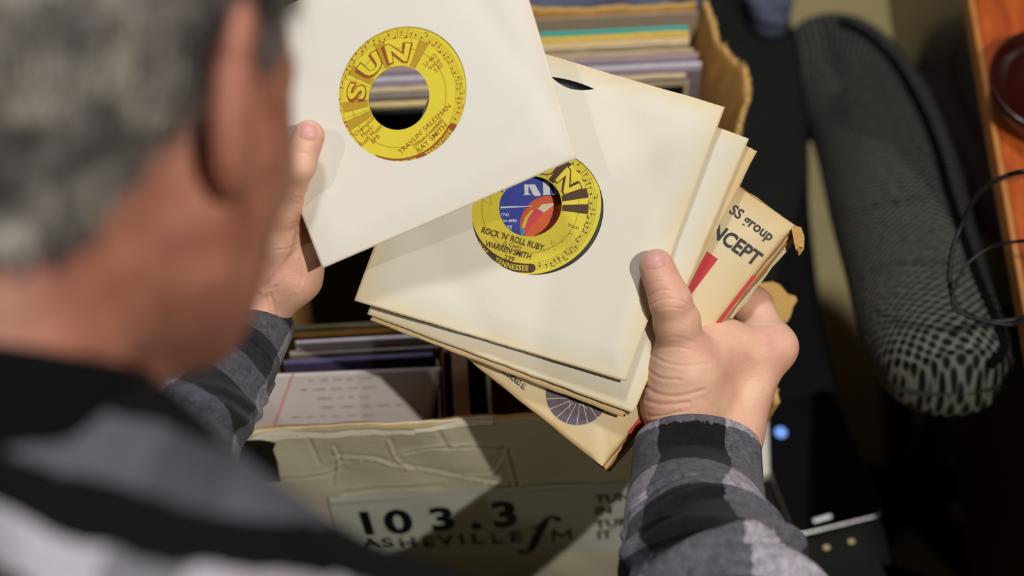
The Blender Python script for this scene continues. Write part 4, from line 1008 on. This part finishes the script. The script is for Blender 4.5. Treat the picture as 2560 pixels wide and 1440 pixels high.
for pts, dpt, w in [([(748, 384), (762, 382), (776, 392)], .0004, .0008), ([(738, 496), (748, 494)], .0008, .001), ([(725, 500), (748, 512)], .0004, .001), ([(745, 585), (730, 640), (700, 680), (660, 720)], .0016, .0018), ([(690, 625), (718, 622), (742, 612)], .0007, .0009), ([(680, 690), (705, 665), (722, 640)], .0009, .0011),
                    ([(752, 650), (756, 690), (745, 725)], .0007, .0011), ([(690, 790), (684, 760), (676, 735)], .0007, .0011), ([(640, 742), (665, 725), (690, 715)], .0006, .0011), ([(720, 560), (740, 556)], .0003, .0008), ([(715, 580), (742, 574)], .0003, .0008)]:
    crease(VL, NL, pts, dpt, w)
# arms, trunk, neck and head
SR = W(-0.120, -0.128, 0.68); SLf = W(-0.33, -0.07, 0.86); NB = W(-0.195, -0.108, 0.76)
ER, rER = Rt['EL']; EL_, rEL = J(150, 1500, 1.12, 190)
fR = np.array([0.38, -0.04, -0.91]); fR /= np.linalg.norm(fR)       # facing direction in the camera frame (right, up, towards)
Hr = np.cross(fR, [0.06, 1, 0]); Hr /= np.linalg.norm(Hr); Hu = np.cross(Hr, fR)
toW = np.stack([RT, UP, BK], 1)                                     # columns
HR, HU, HB = toW@Hr, toW@Hu, toW@(-fR)
HC = P(132, 215, 0.735)
RM = np.stack([HR, HU, HB])                                         # world -> head frame
def hp(x, y, z): return HC+HR*x+HU*y+HB*z                           # head frame: right, up, back
def head_sdf(X):
    q = (X-HC.astype(np.float32))@RM.T.astype(np.float32); x, y, z = q[..., 0], q[..., 1], q[..., 2]; qa = np.stack([np.abs(x), y, z], -1)
    d = sdf_ell(q, (0, 0.028, 0.012), (0.076, 0.088, 0.098))
    d = smin(d, sdf_ell(q, (0, -0.014, -0.040), (0.071, 0.088, 0.056)), 0.03)
    d = smin(d, sdf_cone(qa, (0.053, -0.058, -0.010), (0.022, -0.084, -0.076), 0.017, 0.016), 0.040)
    d = smin(d, sdf_cone(q, (0, -0.085, -0.085), (0, -0.080, -0.077), 0.015, 0.018), 0.02)
    d = smin(d, sdf_cone(qa, (0.020, 0.018, -0.092), (0.048, 0.016, -0.076), 0.009, 0.008), 0.012)
    d = smin(d, sdf_cone(qa, (0.046, -0.025, -0.070), (0.060, -0.022, -0.035), 0.014, 0.012), 0.018)
    d = smax(d, -sdf_ell(qa, (0.031, 0.000, -0.104), (0.016, 0.010, 0.014)), 0.008)
    d = smin(d, sdf_cone(q, (0, 0.006, -0.094), (0, -0.036, -0.116), 0.006, 0.010), 0.009)
    d = smin(d, sdf_cone(qa, (0.010, -0.038, -0.104), (0.012, -0.038, -0.100), 0.007, 0.006), 0.006)
    d = smin(d, sdf_cone(qa, (0.0, -0.060, -0.099), (0.018, -0.064, -0.092), 0.0045, 0.003), 0.006)
    d = smin(d, sdf_cone(qa, (0.0, -0.071, -0.097), (0.016, -0.068, -0.092), 0.0055, 0.003), 0.006)
    d = smax(d, -sdf_cone(qa, (0.0, -0.0655, -0.105), (0.021, -0.0665, -0.096), 0.0012, 0.001), 0.002)
    d = smin(d, sdf_cone(q, (0, -0.045, 0.025), (0.0, -0.15, 0.036), 0.052, 0.045), 0.03)
    d = smin(d, sdf_cone(qa, (0.022, 0.0075, -0.0925), (0.041, 0.0065, -0.0860), 0.0052, 0.0048), 0.003)
    d = smin(d, sdf_cone(qa, (0.022, -0.0095, -0.0900), (0.040, -0.0090, -0.0845), 0.0040, 0.0036), 0.003)
    # ears
    e = sdf_ell(qa, (0.082, -0.004, 0.006), (0.0095, 0.036, 0.021), np.array([[0.93, 0, -0.37], [0.0, 1, 0], [0.37, 0, 0.93]]))
    e = smax(e, -sdf_ell(qa, (0.0905, 0.002, 0.003), (0.008, 0.024, 0.012), np.array([[0.93, 0, -0.37], [0.0, 1, 0], [0.37, 0, 0.93]])), 0.003)
    e = smin(e, sdf_cone(qa, (0.080, -0.030, 0.000), (0.078, -0.034, -0.002), 0.0075, 0.006), 0.005)
    e = smin(e, sdf_cone(qa, (0.080, -0.006, -0.010), (0.080, -0.002, -0.012), 0.0045, 0.003), 0.004)
    return smin(d, e, 0.004)
def trunk_sdf(X, g=0.0):
    d = sdf_cone(X, SR, NB, 0.052, 0.058)
    d = smin(d, sdf_cone(X, SLf, NB, 0.052, 0.058), 0.05)
    ch = (SR+SLf)/2; dn = np.array([0, -0.42, -0.9]); dn /= np.linalg.norm(dn); sd = (SR-SLf)/np.linalg.norm(SR-SLf)
    for s in (-0.085, 0.085):
        d = smin(d, sdf_cone(X, ch+sd*s+dn*0.07, ch+sd*s*0.9+dn*0.42, 0.098, 0.085), 0.05)
    d = smin(d, sdf_cone(X, NB, NB+HU*0.04, 0.048, 0.044), 0.03)
    return d-g
lo = np.minimum(HC-0.15, NB-0.1); hi = np.maximum(HC+0.16, NB+0.1)
def body1(X): 
    d = smin(head_sdf(X), trunk_sdf(X), 0.03)
    d = smin(d, sdf_cone(X, SR, ER, 0.044, 0.036), 0.03); d = smin(d, sdf_cone(X, ER, P(1755, 1230, 1.262), 0.042, 0.020), 0.03)
    d = smin(d, sdf_cone(X, SLf, EL_, 0.044, 0.036), 0.03); d = smin(d, sdf_cone(X, EL_, P(590, 880, 1.268), 0.042, 0.018), 0.03)
    return d
dn_ = np.array([0, -0.42, -0.9])
pts = np.array([HC-0.13, HC+0.13, SR, SLf, ER, EL_, P(1760, 1200, 1.25), P(590, 880, 1.268), SR+dn_*0.5, SLf+dn_*0.5]); 
VB, QB = surface_nets(body1, pts.min(0)-0.08, pts.max(0)+0.08, 0.004)
Vall = np.vstack([VB, VR, VL]); Qall = np.vstack([QB, QR+len(VB), QL+len(VB)+len(VR)])
mi = np.r_[np.ones(len(QB), int), np.zeros(len(QR)+len(QL), int)]
body = pyobj('body', Vall, Qall, [M['skin'], M['shaded_head_skin']], person, True, mi=mi)
# nails
def nail(name, fn, pts_fn, d0, d1, lift=0.0005):
    n = 13; V = []; ok = True
    for i in range(n):
        for k in range(n):
            a, b = -1+2*i/(n-1), -1+2*k/(n-1)
            # square to rounded outline
            x = a*math.sqrt(1-0.38*b*b); y = b*math.sqrt(1-0.30*a*a)
            px, py = pts_fn(x, y); q = trace(fn, px, py, d0, d1, 0.0002)
            r = max(abs(a), abs(b)); V.append((q if q is not None else P(px, py, d1))+BK*(lift*(1-r**4)-0.0001))
    return pyobj(name, V, grid_faces(n, n), M['nail'], body, True)
def aff(cx, cy, ux, uy, vx, vy): return lambda x, y: (cx+ux*x+vx*y, cy+uy*x+vy*y)
nail('thumbnail', fnR, aff(1637, 651, 31, -5, 4, 24), 1.22, 1.30)
nail('thumbnail', fnL, aff(772, 330, 25, 3, -3, 24), 1.19, 1.27)
# eyes
for s in (-1, 1):
    bm = bmesh.new(); bmesh.ops.create_uvsphere(bm, u_segments=20, v_segments=12, radius=0.0108); me = bpy.data.meshes.new('eye'); bm.to_mesh(me); bm.free()
    me.transform(Matrix.Translation(Vector(hp(0.031*s, 0.000, -0.0835)))); link('eye', me, plain('eye_white', (230, 226, 220), 0.15, 0.5, 0.02), body, True)
# eyebrows and hair
t = NT('grey_hair', 0.6, 0.3); 
hn = t.noise(34, 3, 0.6)
t.col(t.ramp(hn, [(0.35, srgb((52, 47, 46))), (0.5, srgb((96, 90, 88))), (0.68, srgb((158, 152, 142)))])); M['hair'] = t.m
def hair_mask(q):      # negative where hair grows, head frame
    x, y, z = q[..., 0], q[..., 1], q[..., 2]; ax = np.abs(x)
    line = np.where(z > 0.0, -0.075+0.25*np.maximum(0, 0.05-z), 0.0)
    hl = np.interp(z, [-0.12, -0.085, -0.06, -0.03, -0.012, 0.012, 0.03, 0.05, 0.12], [0.085, 0.075, 0.055, 0.030, 0.010, 0.020, -0.015, -0.055, -0.085])
    return hl-y
def hair_sdf(X):
    q = (X-HC.astype(np.float32))@RM.T.astype(np.float32)
    d = sdf_ell(q, (0, 0.028, 0.012), (0.076, 0.088, 0.098)); d = smin(d, sdf_ell(q, (0, -0.014, -0.040), (0.071, 0.088, 0.056)), 0.03)
    d = smin(d, sdf_cone(q, (0, -0.045, 0.025), (0.0, -0.15, 0.036), 0.052, 0.045), 0.03)
    n = 0.0022*np.sin(q[..., 0]*210+3*np.sin(q[..., 1]*90))*np.sin(q[..., 1]*170+q[..., 2]*120)
    m = hair_mask(q)
    return smax(d-0.0065-n, m*0.8, 0.006)
VH, QH = surface_nets(hair_sdf, HC-0.14, HC+0.15, 0.0028)
hair = pyobj('hair', VH, QH, M['hair'], body, True)
NH = vnormals(VH, QH); nS = 16000; ii = rng.integers(0, len(VH), nS)
dq = (VH[ii]-HC)@RM.T
comb = np.stack([dq[:, 0]*0.8, -np.ones(nS)*0.8, np.zeros(nS)+0.25], 1)@RM+rng.normal(0, 0.35, (nS, 3)); nn3 = NH[ii]; comb -= nn3*(comb*nn3).sum(1)[:, None]; comb /= np.linalg.norm(comb, axis=1)[:, None]
side = np.cross(comb, nn3)*0.0005; L = rng.uniform(0.008, 0.02, nS)[:, None]
b0 = VH[ii]-nn3*0.001; m0 = b0+comb*L*0.5+nn3*0.004; t0 = b0+comb*L+nn3*0.0035
SV = np.stack([b0-side, b0+side, m0+side, m0-side, t0+side*0.3, t0-side*0.3], 1).reshape(-1, 3); k = np.arange(nS)[:, None]*6
SF = np.vstack([k+np.array([[0, 1, 2, 3]]), k+np.array([[3, 2, 4, 5]])])
pyobj('hair_strands', SV, SF, M['hair'], hair)
ii = np.where((np.abs((VB-HC)@RM[0]) > 0.012) & (np.abs((VB-HC)@RM[0]) < 0.05) & (np.abs((VB-HC)@RM[1]-0.021) < 0.005) & ((VB-HC)@RM[2] < -0.07))[0]
for s in ((-1, 1) if len(ii) else ()):
    i2 = ii[np.sign((VB[ii]-HC)@RM[0]) == s]
    if not len(i2): continue
    i2 = rng.choice(i2, 260); b0 = VB[i2]; cb = np.sign((b0-HC)@RM[0])[:, None]*HR-HB*0.2; t0 = b0+cb*0.008-HB*0.002; sd_ = HU*0.0004
    SV = np.stack([b0-sd_, b0+sd_, t0], 1).reshape(-1, 3); pyobj('eyebrow', SV, (np.arange(len(i2))[:, None]*3+np.array([[0, 1, 2]])), M['hair'], body)
# ------------------------------------------------------------------ plaid flannel shirt
t = NT('plaid_flannel', 0.95, 0.1)
bx = (SR-SLf)/np.linalg.norm(SR-SLf); by = np.cross(BK, bx); by /= np.linalg.norm(by)
M['trunk_plaid'] = None
def plaid_obj(name):
    t = NT(name, 0.95, 0.1); P0 = t.obj()
    def dot(v, off):
        n = t.n('ShaderNodeVectorMath', operation='DOT_PRODUCT'); t.l(P0, n.inputs[0]); n.inputs[1].default_value = tuple(v); return t.math('ADD', n.outputs['Value'], -off)
    u = dot(RT, float(RT@P(600, 1200, 0.70))); v = dot(UP, float(UP@P(600, 1200, 0.70)))
    w = t.math('MULTIPLY', t.math('SUBTRACT', t.noise(22, 3), 0.5), 0.018)
    v2 = t.math('ADD', t.math('ADD', v, t.math('MULTIPLY', u, 0.30)), w)
    t_ = t.math('FRACT', t.math('ADD', t.math('DIVIDE', v2, 0.036), 0.624)); s1 = t.math('LESS_THAN', t_, 0.46)
    u2 = t.math('ADD', t.math('ADD', u, t.math('MULTIPLY', v, -0.3)), w); s2 = t.math('LESS_THAN', t.math('FRACT', t.math('ADD', t.math('DIVIDE', u2, 0.075), 0.35)), 0.35)
    s = t.math('ADD', t.math('MULTIPLY', s1, 0.72), t.math('MULTIPLY', s2, 0.28))
    alt = t.math('LESS_THAN', t.math('FRACT', t.math('ADD', t.math('DIVIDE', v2, 0.072), 0.764)), 0.5)
    r = t.mix(alt, srgb((84, 84, 92)), srgb((166, 162, 172))); r = t.mix(t.math('MULTIPLY', s2, 0.62), r, srgb((60, 60, 66))); r = t.mix(s1, r, srgb((14, 14, 17)))
    fz = t.noise(500, 4, 0.75); fr = t.ramp(fz, [(0.35, (0.5, 0.5, 0.5, 1)), (0.65, (1.3, 1.3, 1.3, 1))]); t.col(t.mix(0.7, r, fr, 'MULTIPLY')); t.bump(fz, 0.5, 0.0012)
    return t.m
M['trunk_plaid'] = plaid_obj('trunk_plaid')
def shirt_sdf(X):
    w = (X@np.array([60, 35, 20], np.float32)); n = 0.0022*np.sin(w+2*np.sin(X[..., 0]*40))
    d = trunk_sdf(X, 0.009)
    d = smin(d, sdf_cone(X, SR, SR*0.75+ER*0.25, 0.062, 0.060), 0.03); d = smin(d, sdf_cone(X, SLf, SLf*0.75+EL_*0.25, 0.062, 0.060), 0.03)
    d = smin(d, sdf_cone(X, HC-HU*0.150+HB*0.030-HR*0.03, HC-HU*0.150+HB*0.030+HR*0.03, 0.055, 0.055), 0.03)
    d = d+n
    return smax(d, -sdf_cone(X, HC-HU*0.02, HC-HU*0.118+HB*0.020, 0.072, 0.053), 0.004)
pts = np.array([SR, SLf, SR+dn_*0.46, SLf+dn_*0.46, SR*0.7+ER*0.3, SLf*0.7+EL_*0.3, NB])
VS, QS = surface_nets(shirt_sdf, pts.min(0)-0.11, pts.max(0)+0.11, 0.0042)
shirt = pyobj('plaid_shirt', VS, QS, M['trunk_plaid'], person, True)
# dark collar round the neck
cb = HC-HU*0.108+HB*0.030; V = []; nC = 60; M['collar'] = plain('black_collar_cloth', (9, 9, 11), 0.95, 0.1, 0.1, 60, 0.4, 400)
prof = [(0.056, -0.035), (0.057, -0.010), (0.056, 0.012), (0.056, 0.020), (0.061, 0.021), (0.066, 0.010), (0.070, -0.008), (0.072, -0.022)]
for i in range(nC):
    a = 2*math.pi*i/nC
    for r, z in prof:
        fl = 1+0.04*math.sin(3*a+1); V.append(cb+HR*r*fl*math.cos(a)+HB*r*fl*math.sin(a)+HU*(z-0.012+0.008*math.sin(a)))
pyobj('collar', V, grid_faces(nC, len(prof), True)[:, ::-1], M['collar'], person, True)
# sleeves
def sleeve_tube(name, path, rads, flat, mat, folds, cuffv, wr, n=320, K=150, cuff_tilt=0.0, ref=None, cufflen=0.062):
    """path from the cuff up; returns the tube and its cuff as separate meshes"""
    c = catmull(path, n); L = np.r_[0, np.cumsum(np.linalg.norm(np.diff(c, axis=0), axis=1))]
    rk = np.interp(np.linspace(0, 1, n), np.linspace(0, 1, len(rads)), rads); rk = np.convolve(np.pad(rk, 12, 'edge'), np.ones(25)/25, 'valid')
    tg = np.gradient(c, axis=0); tg /= np.linalg.norm(tg, axis=1)[:, None]
    G = np.empty((K, n, 3)); U = np.empty((K, n, 2))
    for i in range(n):
        a = np.cross(tg[i], BK); a /= np.linalg.norm(a); a = a if a@RT > 0 else -a; b = np.cross(a, tg[i]); b = b if b@BK > 0 else -b
        for k in range(K):
            th = 2*math.pi*k/K; x, y = math.cos(th), math.sin(th); v = L[i]; uu = (th-math.pi/2)*rk[i]
            r = rk[i]+wr*math.sin(2*th+v*38)*min(1, v/0.05)*0.8
            for f in folds: r += f(th, v)
            if v < 0.004: r -= 0.0012*(1-v/0.004)
            if cufflen-0.003 < v < cufflen: r -= 0.0008
            if v > cufflen: r += 0.0016*math.exp(-(v-cufflen)/0.02)*math.sin(9*th+3*math.sin(2*th))
            G[k, i] = c[i]+(a*x+b*y*flat)*r; U[k, i] = ((th-math.pi/2 if th < 1.5*math.pi else th-2.5*math.pi)*rk[0]*1.0, v)
    i0 = int(np.searchsorted(L, cufflen))
    def part(nm, s, e, inner):
        g = G[:, s:e]; u = U[:, s:e]
        if inner:
            ctr = c[s:s+8][None]; inn = ctr+(g[:, :8]-ctr)*0.93; g = np.concatenate([inn[:, ::-1], g], 1); u = np.concatenate([u[:, :8][:, ::-1], u], 1)
        return pyobj(nm, g.reshape(-1, 3), grid_faces(K, g.shape[1], True), M[mat] if isinstance(mat, str) else mat, None, True, uv=u.reshape(-1, 2))
    return part(name, i0, n, False), part('cuff', 0, i0+1, True)
def fold(th0, v0, slope, w, amp, span=1.2, curve=0.0):
    def f(th, v):
        d = (th-th0+math.pi) % (2*math.pi)-math.pi
        vv = v0+slope*d+curve*d*d; g = math.exp(-(d/span)**4); x = (v-vv)/w
        return amp*g*(math.exp(-x*x)-0.8*math.exp(-(x-1.7)**2))
    return f
hp_ = math.pi/2
pathR = [P(1744, 1108, 1.279), P(1742, 1225, 1.258), P(1748, 1330, 1.21), P(1790, 1470, 1.15), P(1860, 1700, 1.08), ER, (ER*0.6+SR*0.4)-UP*0.015, SR*0.9+ER*0.1]
foldsR = [fold(hp_, 0.118, 0.010, 0.006, 0.004, 1.6, 0.012), fold(hp_+0.7, 0.142, -0.014, 0.006, 0.006, 0.9), fold(hp_-0.6, 0.160, 0.016, 0.007, 0.008, 0.9), fold(hp_, 0.180, -0.006, 0.009, 0.008, 1.8, 0.006), fold(hp_+0.5, 0.088, 0.004, 0.003, 0.0014, 1.2), fold(hp_-0.8, 0.102, -0.008, 0.004, 0.002, 0.7), fold(hp_, 0.23, 0.01, 0.012, 0.008, 2)]
M['plaid_right'] = plaid_uv('plaid_right', 0.080, 0.100, 0.17, -0.04, wo=0.55, wv=0.60)
sr, cr_ = sleeve_tube('shirt_sleeve', pathR, [0.0410, 0.0420, 0.046, 0.054, 0.062, 0.066, 0.062, 0.060], 0.86, 'plaid_right', foldsR, 0.06, 0.0012, cufflen=0.092)
sr.parent = person; cr_.parent = person
for o in (sr, cr_): o.location = -person.location
pathL = [P(664, 794, 1.298), P(600, 880, 1.268), P(520, 990, 1.235), P(400, 1150, 1.19), P(250, 1350, 1.15), EL_, EL_*0.6+SLf*0.4, SLf*0.9+EL_*0.1]
M['plaid_left'] = plaid_uv('plaid_left', 0.060, 0.052, 0.35, 0.30, dark=(26, 28, 33), mid=(76, 76, 84), light=(132, 126, 138))
foldsL = [fold(hp_-0.3, 0.066, 0.0, 0.003, 0.0012, 1.6), fold(hp_-0.8, 0.092, 0.02, 0.005, 0.003, 0.9), fold(hp_, 0.12, 0.02, 0.008, 0.005, 1.5)]
sl, cl = sleeve_tube('shirt_sleeve', pathL, [0.0215, 0.0265, 0.034, 0.044, 0.056, 0.064, 0.062, 0.060], 0.9, 'plaid_left', foldsL, 0.05, 0.0012, cufflen=0.050)
for o in (sl, cl): o.parent = person; o.location = -person.location
# trousers and shoes
hip = (SR+SLf)/2+dn_*0.46; hx = np.array([1.0, 0, 0])
def trous(X):
    d = sdf_cone(X, hip-hx*0.06+[0, 0, 0.03], hip+hx*0.06+[0, 0, 0.03], 0.120, 0.120)
    for s in (-1, 1):
        kn = np.array([hip[0]+s*0.11, hip[1]+0.06, 0.50]); an = np.array([hip[0]+s*0.13, hip[1]-0.04, 0.07])
        l = smin(sdf_cone(X, hip+hx*s*0.075, kn, 0.105, 0.075), sdf_cone(X, kn, an, 0.075, 0.060), 0.03); d = smin(d, l, 0.02)
    d = smax(d, X[..., 2]-(hip[2]+0.10), 0.01); return smax(d, 0.035-X[..., 2], 0.005)
VT, QT = surface_nets(trous, (hip[0]-0.27, hip[1]-0.20, 0), (hip[0]+0.27, hip[1]+0.25, hip[2]+0.16), 0.0085)
pyobj('trousers', VT, QT, plain('dark_trousers', (30, 34, 46), 0.9, 0.1, 0.15, 40, 0.4, 400), person, True)
for s in (-1, 1):
    a = np.array([hip[0]+s*0.13, hip[1]-0.06, 0.045]); b = a+[s*0.02, 0.17, -0.008]
    Vs, Qs = surface_nets(lambda X: smax(smin(sdf_cone(X, a, b, 0.043, 0.038), sdf_cone(X, a+[0, 0.02, 0.03], a+[0, 0.02, 0.05], 0.04, 0.04), 0.02), 0.002-X[..., 2], 0.003), np.minimum(a, b)-0.07, np.maximum(a, b)+0.12, 0.006)
    pyobj('shoe', Vs, Qs, M['black_cloth'], person, True)
for s in (-1, 1):
    bm = bmesh.new(); bmesh.ops.create_circle(bm, cap_ends=True, radius=0.0052, segments=20); me = bpy.data.meshes.new('iris'); bm.to_mesh(me); bm.free()
    me.transform(Matrix.Translation(Vector(hp(0.031*s, -0.0022, -0.0943)))@Vector(HB*-1-HU*0.2).to_track_quat('Z', 'Y').to_matrix().to_4x4()); link('iris', me, plain('brown_iris', (60, 40, 28), 0.2, 0.5, 0.1, 900), body)
# ------------------------------------------------------------------ give every thing made of one mesh its own origin
for o in list(SC.objects):
    if o.type == 'MESH' and o.parent is None and o.name != 'floor':
        me = o.data; co = np.empty(len(me.vertices)*3, np.float32); me.vertices.foreach_get('co', co); co = co.reshape(-1, 3)
        c = (co.min(0)+co.max(0))/2; c[2] = co[:, 2].min(); me.transform(Matrix.Translation(Vector(-c))); o.location = Vector(c)
        for ch in o.children: ch.location = Vector(ch.location)-Vector(c)
